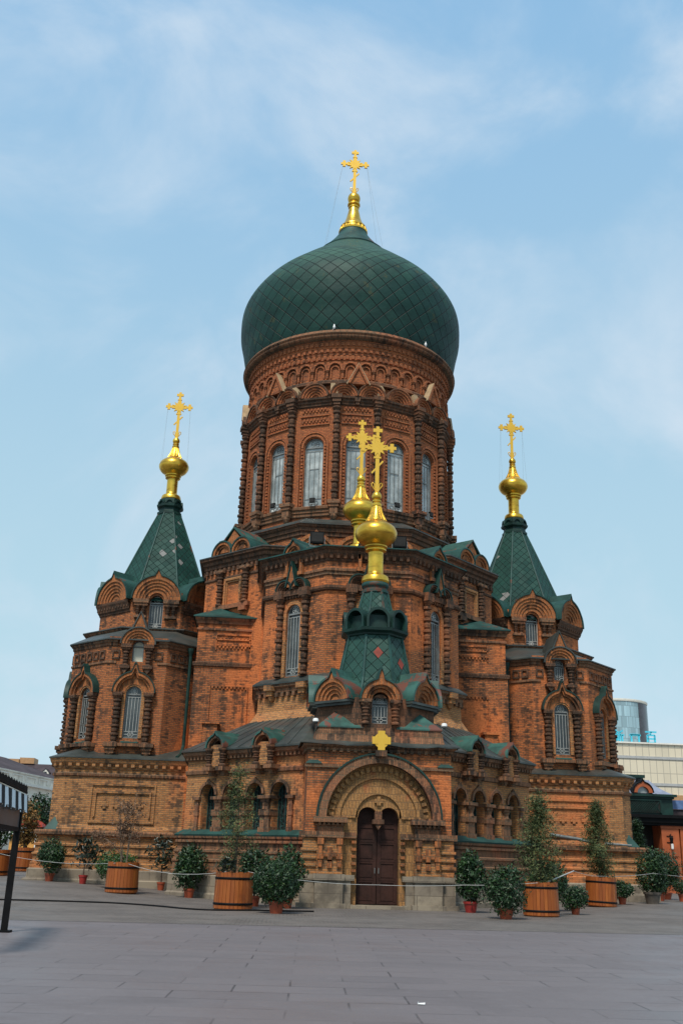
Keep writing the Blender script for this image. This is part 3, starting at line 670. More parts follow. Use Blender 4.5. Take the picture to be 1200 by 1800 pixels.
for i in range(5):
    loc, rz, L = ff(NV[i], NV[i+1]); mb.at(loc, rz); ux, uy = cos(rz), sin(rz); nx, ny = sin(rz), -cos(rz)
    if i in (1, 3):
        s = -1 if i == 1 else 1
        off = -.12*s; xs = sorted([off-2.03, off-.68, off+.67, off+2.02])
        mb.wall_open(-L/2, L/2, 2.4, 5.5, [(x, .40, 2.55, 3.98) for x in xs], .42)
        for x in xs:
            q = (loc[0]+x*ux, loc[1]+x*uy, 0); lr.put(q, rz, CA)
            m = MB(); m.strip(arc(0, 3.98, .53, 16, tip=.22, tw=.14), arc(0, 3.98, .42, 16), -.09, .05); m.build('arch_moulding', 'ledge', CA, q, rz)
        for k in range(3): x = (xs[k]+xs[k+1])/2; pier.put((loc[0]+x*ux, loc[1]+x*uy, 0), rz, CA)
        for x in (xs[0]-.62, xs[3]+.62): 
            m = MB(); m.box(-.14, .14, -.12, .05, 2.5, 2.72); m.box(-.10, .10, -.08, .05, 2.72, 3.72); m.box(-.13, .13, -.10, .05, 3.15, 3.38); m.box(-.2, .2, -.15, .05, 3.78, 3.90); m.build('pilaster', 'ledge', CA, (loc[0]+x*ux, loc[1]+x*uy, 0), rz)
        for x in (off-1.36, off+1.36):
            q = (loc[0]+x*ux, loc[1]+x*uy, 5.82); kn.put(q, rz, CA)
            m = MB(); m.box(-.36, .36, -.34, .05, 5.05, 5.9); v = MB(); v.face([(-.24, -.345, 5.1), (.24, -.345, 5.1), (.24, -.345, 5.95), (-.24, -.345, 5.95)])
            o = m.build('niche_frame', 'ochre', CA, (q[0], q[1], 0), rz); v.build('niche', 'ochre', o)
            for d in (-.38, .38): cn.put((q[0]+d*ux+.36*nx, q[1]+d*uy+.36*ny, 5.08), rz, CA)
            m = MB(); m.box(-.6, -.16, -.52, .05, 4.90, 5.06); m.box(.16, .6, -.52, .05, 4.90, 5.06); m.box(-.46, -.26, -.3, .05, 4.72, 4.90); m.box(.26, .46, -.3, .05, 4.72, 4.90); m.build('console', 'ledge', CA, (q[0], q[1], 0), rz)
    else: mb.face([(-L/2, 0, 2.4), (L/2, 0, 2.4), (L/2, 0, 5.5), (-L/2, 0, 5.5)])
P_(mb, 'narthex_wall', 'ochre')
nobreak(NV, [(0, 4.78), (.08, 4.82), (.10, 4.95), (0, 5.0)], 'string_course', 'ledge')
nobreak(NV, [(0, 5.36), (.10, 5.40), (.10, 5.48), (.24, 5.58), (.26, 5.72)], 'cornice', 'ledge', (.22, .11, 0, .17, 5.40, 5.54))
mb = MB(); Eo = [(-7.72, -6.9), (-7.72, -11.86), (-2.84, -16.74), (2.84, -16.74), (7.72, -11.86), (7.72, -6.9)]; Ei = [(-4.75, -6.9), (-4.75, -11.1), (-2.0, -13.95), (2.0, -13.95), (4.75, -11.1), (4.75, -6.9)]
mb.loft([(x, y, 5.72) for x, y in Eo], [(x, y, 5.79) for x, y in Eo]); mb.loft([(x, y, 5.79) for x, y in Eo], [(x, y, 7.25) for x, y in Ei])
for i in range(5):          # standing seams
    n = 10 if i in (1, 3) else 8
    for k in range(1, n):
        f = k/n; A = Vector((*Eo[i], 5.80)).lerp(Vector((*Eo[i+1], 5.80)), f); B = Vector((*Ei[i], 7.26)).lerp(Vector((*Ei[i+1], 7.26)), f); mb.tube([A, B], .022, 4)
P_(mb, 'roof', 'darkroof')
mb = MB(); mb.sweep(NV, [(.34, 2.36), (.36, 2.42), (.02, 2.62)]); P_(mb, 'sill_roof', 'green')
nobreak(NV, [(.55, -.3), (.55, .18), (.48, .24), (.48, .86), (.44, .90)], 'stone_base', 'stone')
nobreak(NV, [(.40, .88), (.42, 1.02), (.34, 1.06), (.34, 1.36), (.38, 1.38), (.38, 1.46), (.28, 1.50), (.28, 1.72), (.33, 1.74), (.33, 1.82), (.20, 1.86), (.20, 2.08), (.30, 2.12), (.30, 2.20), (.24, 2.23), (.32, 2.28), (.34, 2.37)], 'plinth', 'ledge')
for s in (-1, 1):
    m = MB(); m.box(-.32, .32, -.3, .3, 6.2, 7.5); m.box(-.42, .42, -.4, .4, 7.5, 7.62); m.build('chimney', 'wall', CA, (s*6.75, -7.4, 0), 0)

# --- mid blocks between apse and towers
for s in (-1, 1):
    X = lambda p: [(s*x, y) for x, y in (p if s > 0 else p[::-1])]
    MB_ = X([(4.4, -7.1), (7.7, -7.1), (7.7, 0)])
    mb = MB(); mb.sweep(MB_, [(.06, -.2), (.06, 10.45), (0, 10.5), (0, 12.6)]); P_(mb, 'side_wall', 'wall')
    nobreak(MB_, [(0, 12.1), (.07, 12.13), (.07, 12.22), (0, 12.25)], 'string_course', 'ledge')
    nobreak(MB_, [(0, 12.42), (.08, 12.46), (.08, 12.56), (.18, 12.66), (.20, 12.74)], 'cornice', 'ledge')
    nobreak(MB_, [(.06, 10.30), (.14, 10.34), (.16, 10.50), (0, 10.56)], 'string_course', 'trim')
    mb = MB()
    ev = [(s*4.4, -7.36, 12.74), (s*7.96, -7.36, 12.74), (s*7.96, 0, 12.74)]; tp = [(s*4.4, -4.9, 13.85), (s*6.3, -5.2, 13.85), (s*6.3, 0, 13.85)]
    e2 = [(x, y, z+.06) for x, y, z in ev]
    if s < 0: ev.reverse(); tp.reverse(); e2.reverse()
    mb.loft(ev, e2); mb.loft(e2, tp); P_(mb, 'roof', 'green')
    m = MB(); cx = 5.95
    m.at((s*cx, -7.1, 0), 0); m.strip([(-.85, 11.15), (-.85, 11.95), (.85, 11.95), (.85, 11.15)], [(-.79, 11.15), (-.79, 11.89), (.79, 11.89), (.79, 11.15)], -.06, .02); m.box(-.85, .85, -.06, .02, 11.65, 11.70)
    for k in range(9): x = -.72+k*.18; m.box(x-.05, x+.05, -.06, .02, 11.36, 11.46); m.box(x+.03, x+.13, -.06, .02, 11.25, 11.35); m.box(x-.02, x+.02, -.04, .02, 11.76, 11.82)
    P_(m, 'brick_panel', 'wall'); m = MB().at((s*cx, -7.1, 0), 0)
    m.box(-.95, .80, -.12, -.03, 9.36, 9.42); m.box(.80, .86, -.12, -.03, 6.8, 9.42); m.box(-1.01, -.95, -.12, -.03, 6.8, 9.42)
    for k in range(10): x = -.86+k*.18; m.box(x-.05, x+.05, -.12, -.03, 9.26, 9.36)
    P_(m, 'brick_panel', 'wall')
# --- porch: portal front
F = -18.35
PV = [(-2.65, -14.5), (-2.65, F), (2.65, F), (2.65, -14.5)]
mb = MB(); mb.sweep([PV[0], PV[1]], [(0, -.2), (0, 5.45)]); mb.sweep([PV[2], PV[3]], [(0, -.2), (0, 5.45)])
mb.at((0, F, 0)); R0 = 1.95; zc = 3.05
P0 = arc(0, zc, R0, 28)
mb.face([(-2.65, 0, -.2), (-R0, 0, -.2), (-R0, 0, 5.45), (-2.65, 0, 5.45)]); mb.face([(R0, 0, -.2), (2.65, 0, -.2), (2.65, 0, 5.45), (R0, 0, 5.45)])
for (a0, z0), (b0, z1) in zip(P0, P0[1:]): mb.face([(a0, 0, z0), (b0, 0, z1), (b0, 0, 5.45), (a0, 0, 5.45)]); mb.face([(b0, 0, z1), (a0, 0, z0), (a0, .3, z0), (b0, .3, z1)])
P_(mb, 'porch_wall', 'wall')
# stepped tympanum with the twin-arched door opening
mb = MB().at((0, F, 0)); 
def ringband(m, ro, ri, y0, y1): m.strip(arc(0, zc, ro, 28), arc(0, zc, ri, 28), y0, y1)
ringband(mb, 1.951, 1.54, .10, .3); ringband(mb, 1.541, 1.40, .06, .3); ringband(mb, 1.401, .98, .14, .3); ringband(mb, .981, .84, .09, .3)
dz, dr = 3.07, .37
top = arc(0, zc, .841, 28); low = [(max(-.77, min(.77, x)), 0) for x, z in top]
def doorz(x):
    q = abs(abs(x)-.385); return dz+sqrt(max(0, dr*dr-q*q)) if q < dr else dz
xs = sorted(set([-.77, -.755, -.015, .015, .755, .77]+[round(-.755+k*.74/14, 4) for k in range(15)]+[round(.015+k*.74/14, 4) for k in range(15)]))
for x0, x1 in zip(xs, xs[1:]):
    za, zb = doorz(x0), doorz(x1); ta, tb = zc+sqrt(max(0, .841**2-x0*x0)), zc+sqrt(max(0, .841**2-x1*x1))
    mb.face([(x0, .18, za), (x1, .18, zb), (x1, .18, tb), (x0, .18, ta)]); mb.face([(x1, .18, zb), (x0, .18, za), (x0, .72, za), (x1, .72, zb)])
for s in (-1, 1):
    xa, xb = sorted((s*.77, s*1.96)); mb.face([(xa, .18, .1), (xb, .18, .1), (xb, .18, zc+.02), (xa, .18, zc+.02)])
    q = [(s*.77, .18, .1), (s*.77, .72, .1), (s*.77, .72, dz), (s*.77, .18, dz)]; mb.face(q if s < 0 else q[::-1])
barcross(mb, 0, .10, .2, 3.66, .16, .07)
P_(mb, 'tympanum', 'khaki')
mb = MB().at((0, F, 0))
for k in range(25):
    t = pi*(k+.5)/25; c_, s_ = cos(t), sin(t)
    q = [(1.73*c_-.06*(-s_)*g+e*c_, zc+1.73*s_-.06*c_*g+e*s_) for e, g in ((-.09, 1), (.09, 1), (.09, -1), (-.09, -1))]
    mb.prism_y(q, .0, .12)
P_(mb, 'dentil_band', 'khaki')
mb = MB().at((0, F, 0)); mb.strip(arc(0, zc, 2.22, 40), arc(0, zc, 1.92, 40), -.26, .15); P_(mb, 'arch_moulding', 'ledge')
mb = MB().at((0, F, 0)); mb.strip(arc(0, zc, 2.285, 40), arc(0, zc, 2.222, 40), -.30, .12); P_(mb, 'arch_hood', 'dkgreen')
m = MB(); m.box(-.20, .20, -.02, .5, 2.86, 3.02); m.box(-.13, .13, .02, .5, 3.02, 3.30); m.prism_y([(-.14, 2.86), (0, 2.66), (.14, 2.86)], .02, .4); P_(m, 'pendant', 'trim', loc=(0, F+.12, 0))
# double door
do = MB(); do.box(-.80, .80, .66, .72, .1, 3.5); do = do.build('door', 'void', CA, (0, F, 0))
def leaf(s):
    m = MB(); x0, x1 = (-.76, -.012) if s < 0 else (.012, .76)
    m.box(x0, x1, .56, .62, .14, 3.45)
    for z0, z1 in ((.22, .92), (1.00, 1.56), (1.64, 2.22), (2.30, 2.78), (2.84, 3.3)): 
        m.strip([(x0+.07, z0), (x0+.07, z1), (x1-.07, z1), (x1-.07, z0)], [(x0+.14, z0), (x0+.14, z1-.06), (x1-.14, z1-.06), (x1-.14, z0)], .53, .57); m.box(x0+.15, x1-.15, .545, .57, z0+.04, z1-.1)
    m.box(x0, x0+.07, .53, .57, .14, 3.4); m.box(x1-.07, x1, .53, .57, .14, 3.4)
    for z in (.14, .93, 1.57, 2.23, 2.78): m.box(x0, x1, .535, .57, z, z+.07)
    m.build('leaf', 'door', do); h = MB(); xh = s*.07; h.box(xh-.01, xh+.01, .48, .50, 1.17, 1.36); h.box(xh-.01, xh+.01, .50, .53, 1.18, 1.20); h.box(xh-.01, xh+.01, .50, .53, 1.33, 1.35); h.build('handle', 'lead', do)
leaf(-1); leaf(1)
m = MB(); m.box(-1.0, 1.0, -.28, .7, -.1, .11); P_(m, 'door_step', 'stone', loc=(0, F, 0))
for s in (-1, 1):
    def bx(m, xa, xb, *r): m.box(min(s*xa, s*xb), max(s*xa, s*xb), *r)
    m = MB()                                         # stone base with projecting pier
    bx(m, .98, 1.27, -.10, .2, -.2, .92); bx(m, 1.27, 2.27, -.28, .2, -.2, .92); bx(m, 2.27, 2.76, -.10, .5, -.2, .92)
    bx(m, 1.16, 2.38, -.38, .2, -.2, .16); bx(m, 2.38, 2.88, -.18, .5, -.2, .16); bx(m, .9, 1.16, -.17, .2, -.2, .13)
    bx(m, .86, 1.30, -.16, .2, .92, 1.10); bx(m, 1.22, 2.33, -.34, .2, .92, 1.12); bx(m, 2.33, 2.82, -.16, .5, .92, 1.10)
    P_(m, 'stone_base', 'stone', loc=(0, F, 0))
    m = MB()                                         # brick pier with cross panel
    bx(m, 1.30, 2.22, -.16, .2, 1.10, 2.32); bx(m, 2.22, 2.72, -.06, .4, 1.10, 2.32)
    for z in (1.36, 1.62, 1.88): bx(m, 2.24, 2.78, -.12, .4, z, z+.10)
    P_(m, 'pier', 'ochre', loc=(0, F, 0))
    m = MB(); 
    for xx in (1.42, 2.10): bx(m, xx-.07, xx+.07, -.24, -.1, 1.35, 2.1); bx(m, xx-.11, xx+.11, -.27, -.1, 2.1, 2.32); bx(m, xx-.11, xx+.11, -.27, -.1, 1.62, 1.72)
    barcross(m, s*1.76, -.24, -.1, 1.78, .24, .08); bx(m, 1.68, 1.84, -.24, -.1, 1.32, 1.6); P_(m, 'pier_ornament', 'arch', loc=(0, F, 0))
    m = MB(); bx(m, .80, 1.28, .02, .25, 2.34, 2.54); bx(m, 1.28, 2.30, -.28, .25, 2.34, 2.54); bx(m, 2.30, 2.84, -.14, .5, 2.34, 2.54); bx(m, 1.36, 2.24, -.20, .2, 2.26, 2.34); P_(m, 'ledge', 'ledge', loc=(0, F, 0))
    m = MB(); bx(m, 1.30, 2.24, -.10, .25, 2.54, 2.78); bx(m, 1.16, 2.38, -.30, .25, 2.86, 3.06)
    for k in range(6): bx(m, 1.30+k*.16, 1.39+k*.16, -.22, .2, 2.76, 2.86)
    bx(m, 1.26, 2.28, -.16, .25, 2.75, 2.80); P_(m, 'impost', 'ledge', loc=(0, F, 0))
    for k in range(5): m = MB(); z = 1.2+k*.24; bx(m, .80, .96, .05, .2, z, z+.10); P_(m, 'jamb_block', 'arch', loc=(0, F, 0))
    m = MB(); bx(m, 1.45, 2.74, -.08, .3, 4.78, 4.90); P_(m, 'ledge', 'ledge', loc=(0, F, 0))
    m = MB(); xa, xb, xm = s*2.12, s*2.74, s*2.43
    m.face([(min(xa, xb), -.12, 4.905), (max(xa, xb), -.12, 4.905), (xm, .12, 5.18)]); m.face([(max(xa, xb), -.12, 4.905), (max(xa, xb), .3, 4.905), (xm, .12, 5.18)]); m.face([(min(xa, xb), .3, 4.905), (min(xa, xb), -.12, 4.905), (xm, .12, 5.18)]); P_(m, 'corner_cap', 'green', loc=(0, F, 0))
# porch eaves, attic and octagonal lantern
PE = [(-2.62, -14.6), (-2.62, F), (2.62, F), (2.62, -14.6)]
nobreak(PE, [(0, 5.36), (.08, 5.40), (.08, 5.48), (.20, 5.54), (.22, 5.60)], 'cornice', 'ledge', (.26, .12, 0, .14, 5.34, 5.48))
mb = MB(); rnd = random.Random(5)
pts = [(-2.95, -14.6), (-2.95, F-.30)]+[(-2.95+5.9*k/14, F-.30) for k in range(1, 14)]+[(2.95, F-.30), (2.95, -14.6)]
A = [(x, y+rnd.uniform(-.03, .03), 5.60+rnd.uniform(-.05, .02)) for x, y in pts]; B = [(x, y, z+.05) for x, y, z in A]
C_ = [(max(-2.4, min(2.4, x*.86)), -14.6 if y > -15 else F+.04, 5.80) for x, y in pts]; mb.loft(A, B); mb.loft(B, C_); P_(mb, 'roof', 'darkroof')
nobreak([(-2.3, -14.6), (-2.3, F+.06), (2.3, F+.06), (2.3, -14.6)], [(.14, 5.70), (.06, 5.95), (.06, 6.12), (0, 6.14), (0, 6.28)], 'attic_wall', 'ledge')
m = MB(); m.face([(-2.3, F+.06, 6.28), (2.3, F+.06, 6.28), (2.3, -13.8, 6.30), (-2.3, -13.8, 6.30)]); P_(m, 'roof', 'darkroof')
OC = (0, -15.98); OV = pol(*OC, 2.27)
for s in (-1, 1):
    x0, x1, y0, y1 = .62, 2.34, F+.02, -16.6
    A, B, Cc, D = (s*x0, y0, 6.29), (s*x1, y0, 6.29), (s*x1, y1, 6.29), (s*1.55, -17.5, 7.0)
    m = MB(); 
    for tri in ((A, B, D), (B, Cc, D)): m.face(tri if s > 0 else (tri[1], tri[0], tri[2]))
    lo = [(p[0], p[1], 6.24) for p in (A, B, Cc)]
    m.face([lo[0], lo[1], B, A] if s > 0 else [lo[1], lo[0], A, B]); m.face([lo[1], lo[2], Cc, B] if s > 0 else [lo[2], lo[1], B, Cc]); P_(m, 'corner_cap', 'green_rust')
mb = MB()
for i in range(8):
    loc, rz, L = ff(OV[i-1], OV[i]); mb.at(loc, rz)
    if i == 0: mb.wall_open(-L/2, L/2, 6.2, 7.4, [(0, .31, 6.44, 7.22)], .3)
    else: mb.face([(-L/2, 0, 6.2), (L/2, 0, 6.2), (L/2, 0, 7.4), (-L/2, 0, 7.4)])
P_(mb, 'lantern_wall', 'trim')
wp = window_rep(.31, 6.44, 7.22, .3, 'pane_dark', 'lead', 'grille', 1, .05); loc, rz, L = ff(OV[7], OV[0]); 
# OV[7]..OV[0] straddles the front
wp.put((0, -15.98-2.27, 0), 0, CA)
mk = MB(); mk.strip(arc(0, 7.3, .74, 44, tip=.56, tw=.09), arc(0, 7.3, .56, 44), -.30, .2); mk.strip(arc(0, 7.3, .561, 24), arc(0, 7.3, .44, 24), -.20, .2); mk.strip(arc(0, 7.28, .441, 24), arc(0, 7.28, .33, 24), -.10, .2)
fk = mk.build('gable_arch', 'arch', CA, (0, -18.25, 0)); r = MB(); r.strip(arc(0, 7.3, .81, 44, tip=.56, tw=.09), arc(0, 7.3, .745, 44, tip=.56, tw=.09), -.35, 1.0, True); r.build('roof', 'green', fk)
cpo = col_rep(.85, .13, 2)
for s in (-1, 1):
    cpo.put((s*.56, -18.36, 6.40), 0, CA)
    m = MB(); m.box(-.22, .22, -.30, .1, 7.20, 7.32); m.box(-.16, .16, -.24, .1, 7.10, 7.20); P_(m, 'capital', 'ledge', loc=(s*.58, -18.25, 0))
kp = kok_rep(.80, 4, .30, .36, 1.1, 'arch', 'green_rust', s=.17, tw=.10)
for k in range(1, 8):
    a_ = pi/4*k; a_ = a_ if a_ <= pi else a_-2*pi
    if abs(a_) < 2.4: kp.put((2.27*sin(a_), -15.98-2.27*cos(a_), 7.33), a_, CA); m = MB(); m.box(-.88, .88, -.30, .1, 7.22, 7.31); m.box(-.85, .85, -.2, .1, 7.12, 7.22); m.build('ledge', 'darkroof', CA, (2.27*sin(a_), -15.98-2.27*cos(a_), 0), a_)
def tent(center, lv, name, mat, unit, hips, hipmat='green', hr=.05):
    """octagonal roof through (apothem, z) levels with diamond tiles and raised hips"""
    m = MB(); h = MB(); cx, cy = center; rings = [[(x, y, z) for x, y in pol(cx, cy, ap)] for ap, z in lv]
    for i in range(8):
        j = (i+1) % 8; v = 0.0
        for (A, ra), (B, rb) in zip(zip(rings, lv), zip(rings[1:], lv[1:])):
            wa_, wb_ = ra[0]*math.tan(pi/8)/unit, rb[0]*math.tan(pi/8)/unit; dv = math.hypot(ra[0]-rb[0], rb[1]-ra[1])/unit
            o_ = i*7.0
            m.face([A[i], A[j], B[j], B[i]], [(o_-wa_, v), (o_+wa_, v), (o_+wb_, v+dv), (o_-wb_, v+dv)]); v += dv
        if hips: h.tube([r_[i] for r_ in rings], [hr*(1.0-.35*q/len(rings)) for q in range(len(rings))], 6)
    o = P_(m, name, mat)
    if hips: h.build('hip', hipmat, o)
    return o
tent(OC, [(2.05, 7.34), (1.80, 7.55), (1.55, 7.9), (1.40, 8.3), (1.06, 10.12)], 'tent_roof', 'tent_porch', .50, True, 'green', .085)
def bare_tile(face, x, z):
    ap = 1.40+(1.06-1.40)*(z-8.3)/1.82; a_ = pi/4*face; d = .24; sl = (1.40-1.06)/1.82
    m = MB().at((*OC, 0), a_); P = [(x, z-d), (x+d*.82, z), (x, z+d), (x-d*.82, z)]
    m.face([(px, -(ap-sl*(pz-z))-.012, pz) for px, pz in P]); P_(m, 'bare_tile', 'primer')
bare_tile(0, .02, 9.35); bare_tile(1, .1, 9.0)
mb = MB(); V8 = pol(*OC, 1.0)
mb.sweep(V8, [(.02, 10.05), (.14, 10.10), (.16, 10.16), (.30, 10.24), (.32, 10.34), (.20, 10.38)], True); P_(mb, 'tent_cornice', 'dkgreen')
mb = MB(); kk = MB()
V8 = pol(*OC, 1.06); mb.sweep(V8, [(0, 10.3), (0, 10.9), (-.55, 11.1)], True); P_(mb, 'lucarne_drum', 'dkgreen')
lu = Rep(lambda p: luc(p))
def luc(p):
    m = MB(); P = [(-.46, 10.36), (-.46, 10.72)]+arc(0, 10.72, .46, 16)[1:-1]+[(.46, 10.72), (.46, 10.36)]; Q = [(-.37, 10.36), (-.37, 10.70)]+arc(0, 10.70, .37, 16)[1:-1]+[(.37, 10.70), (.37, 10.36)]
    m.strip(P, Q, -.24, .75, True); return m.build('lucarne', 'dkgreen', p)
for k in range(8): a_ = pi/4*k; lu.put((OC[0]+1.06*sin(a_), OC[1]-1.06*cos(a_), 0), a_, CA)
tent(OC, [(.92, 10.95), (.76, 11.08), (.64, 11.35), (.50, 12.02)], 'tent_roof', 'tent_porch', .30, True, 'green', .06)
mb = MB(); mb.lathe([(.50, 11.98), (.56, 12.02), (.56, 12.12), (.50, 12.16), (.50, 12.22)]+bend([(.50, 12.22), (.57, 12.32), (.55, 12.44), (.45, 12.5)], 3), *OC, 24); P_(mb, 'collar', 'green', smooth=40)
SP.put((OC[0], OC[1], 12.45), 0, CA)
# gilded cross over the portal arch
m = MB(); m.box(-.13, .13, -.04, .04, 0, .70); m.box(-.34, -.13, -.04, .04, .22, .48); m.box(.13, .34, -.04, .04, .22, .48); m.strip(arc(0, .35, .275, 28, 0, 2*pi), arc(0, .35, .20, 28, 0, 2*pi), -.025, .025, True)
P_(m, 'cross', 'gilt', loc=(0, F-.40, 5.42)); m = MB(); m.box(-.2, .2, -.48, .1, 5.20, 5.42); P_(m, 'keystone', 'ledge', loc=(0, F, 0))

# --- side towers, mirrored
TC = (10.30, .25); BC = (10.58, -3.20)
wl = window_rep(.38, 6.80, 8.90, .2, 'pane_dark', 'lead', 'grille', 1); wu = window_rep(.28, 10.48, 11.26, .3, 'pane_dark', 'lead', 'grille', 1, .05); wuc = window_rep(.28, 10.48, 11.26, .3, 'pane_cream', 'lead', 'lead', 2, .05)
wt = window_rep(.37, 13.0, 14.42, .36, 'pane_dark', 'grille', 'grille', 1, .04)
cl = col_rep(2.35, .17, 5); cs = col_rep(.95, .135, 2)
def surround(p):
    m = MB(); z = 8.94
    def tre(r, tip): return arc(0, z, r, 60, tip=tip, tw=.10)
    m.strip(tre(.98, .44), tre(.84, .40), -.32, .05); m.strip(tre(.841, .40), tre(.72, .36), -.21, .05); m.strip(tre(.721, .36), arc(0, z, .42, 60), -.08, .02)
    o = m.build('gable_arch', 'arch', p); r = MB(); r.strip(tre(1.04, .45), tre(.982, .44), -.36, .06); r.build('roof', 'dkgreen', o); return o
su = Rep(surround)
def capc(p):
    m = MB(); m.box(-.24, .24, -.32, .1, 8.78, 8.94); m.box(-.19, .19, -.27, .1, 8.66, 8.78); return m.build('capital', 'trim', p)
def corbel(p):
    m = MB(); m.box(-.32, .32, -.44, .1, 6.36, 6.54); m.box(-.25, .25, -.37, .1, 6.22, 6.36); m.box(-.2, .2, -.3, .1, 6.06, 6.22); m.lathe([(0, 5.86), (.1, 5.9), (.17, 6.0), (.18, 6.06)], 0, -.12, 8); return m.build('corbel', 'ledge', p)
def sillm(p):
    m = MB(); m.box(-.70, .70, -.26, .1, 6.40, 6.54); o = m.build('sill', 'ledge', p); q = MB(); q.face([(-.42, -.22, 6.56), (.42, -.22, 6.56), (.38, .3, 6.80), (-.38, .3, 6.80)]); q.build('sill_cap', 'green', o); return o
cc, cbz, sm = Rep(capc), Rep(corbel), Rep(sillm)
def kus_mesh(p):
    m = MB()
    for k, (ro, ri) in enumerate(((.80, .67), (.67, .54), (.54, .42), (.42, .29))): m.strip(arc(0, 0, ro, 28), arc(0, 0, ri, 28), -.30+.06*k, .1)
    o = m.build('gable_arch', 'arch', p); r = MB(); r.strip(arc(0, 0, .87, 28), arc(0, 0, .81, 28), -.36, .6, True); r.build('roof', 'darkroof', o); return o
kus = Rep(kus_mesh); ktw = kok_rep(1.27, 5, .34, .27, 1.6, 'arch', 'green', s=.135, tw=.075)
ktf = Rep(lambda p: ktf_mesh(p))
def ktf_mesh(p):
    m = MB(); R = 1.27
    for k, (ro, ri) in enumerate(((1.27, 1.08), (1.08, .92), (.92, .76), (.76, .60), (.60, .40))):
        m.strip(arc(0, 0, ro, 48, tip=.27 if k == 0 else 0, tw=.075), arc(0, 0, ri, 48), -.34+.06*k, .1)
    o = m.build('gable_arch', 'arch', p); r = MB(); r.strip(arc(0, 0, R+.08, 48, tip=.275, tw=.075), arc(0, 0, R+.015, 48, tip=.275, tw=.075), -.40, 1.6, True); r.build('roof', 'green', o); return o
ctw = col_rep(.62, .10, 2)
def capt(p):
    m = MB(); m.box(-.42, .42, -.34, .1, 14.30, 14.52); m.box(-.36, .36, -.28, .1, 14.16, 14.30); m.box(-.32, .32, -.25, .1, 13.50, 13.62); m.box(-.32, .32, -.20, .1, 12.98, 13.06); return m.build('capital', 'ledge', p)
ctp = Rep(capt)
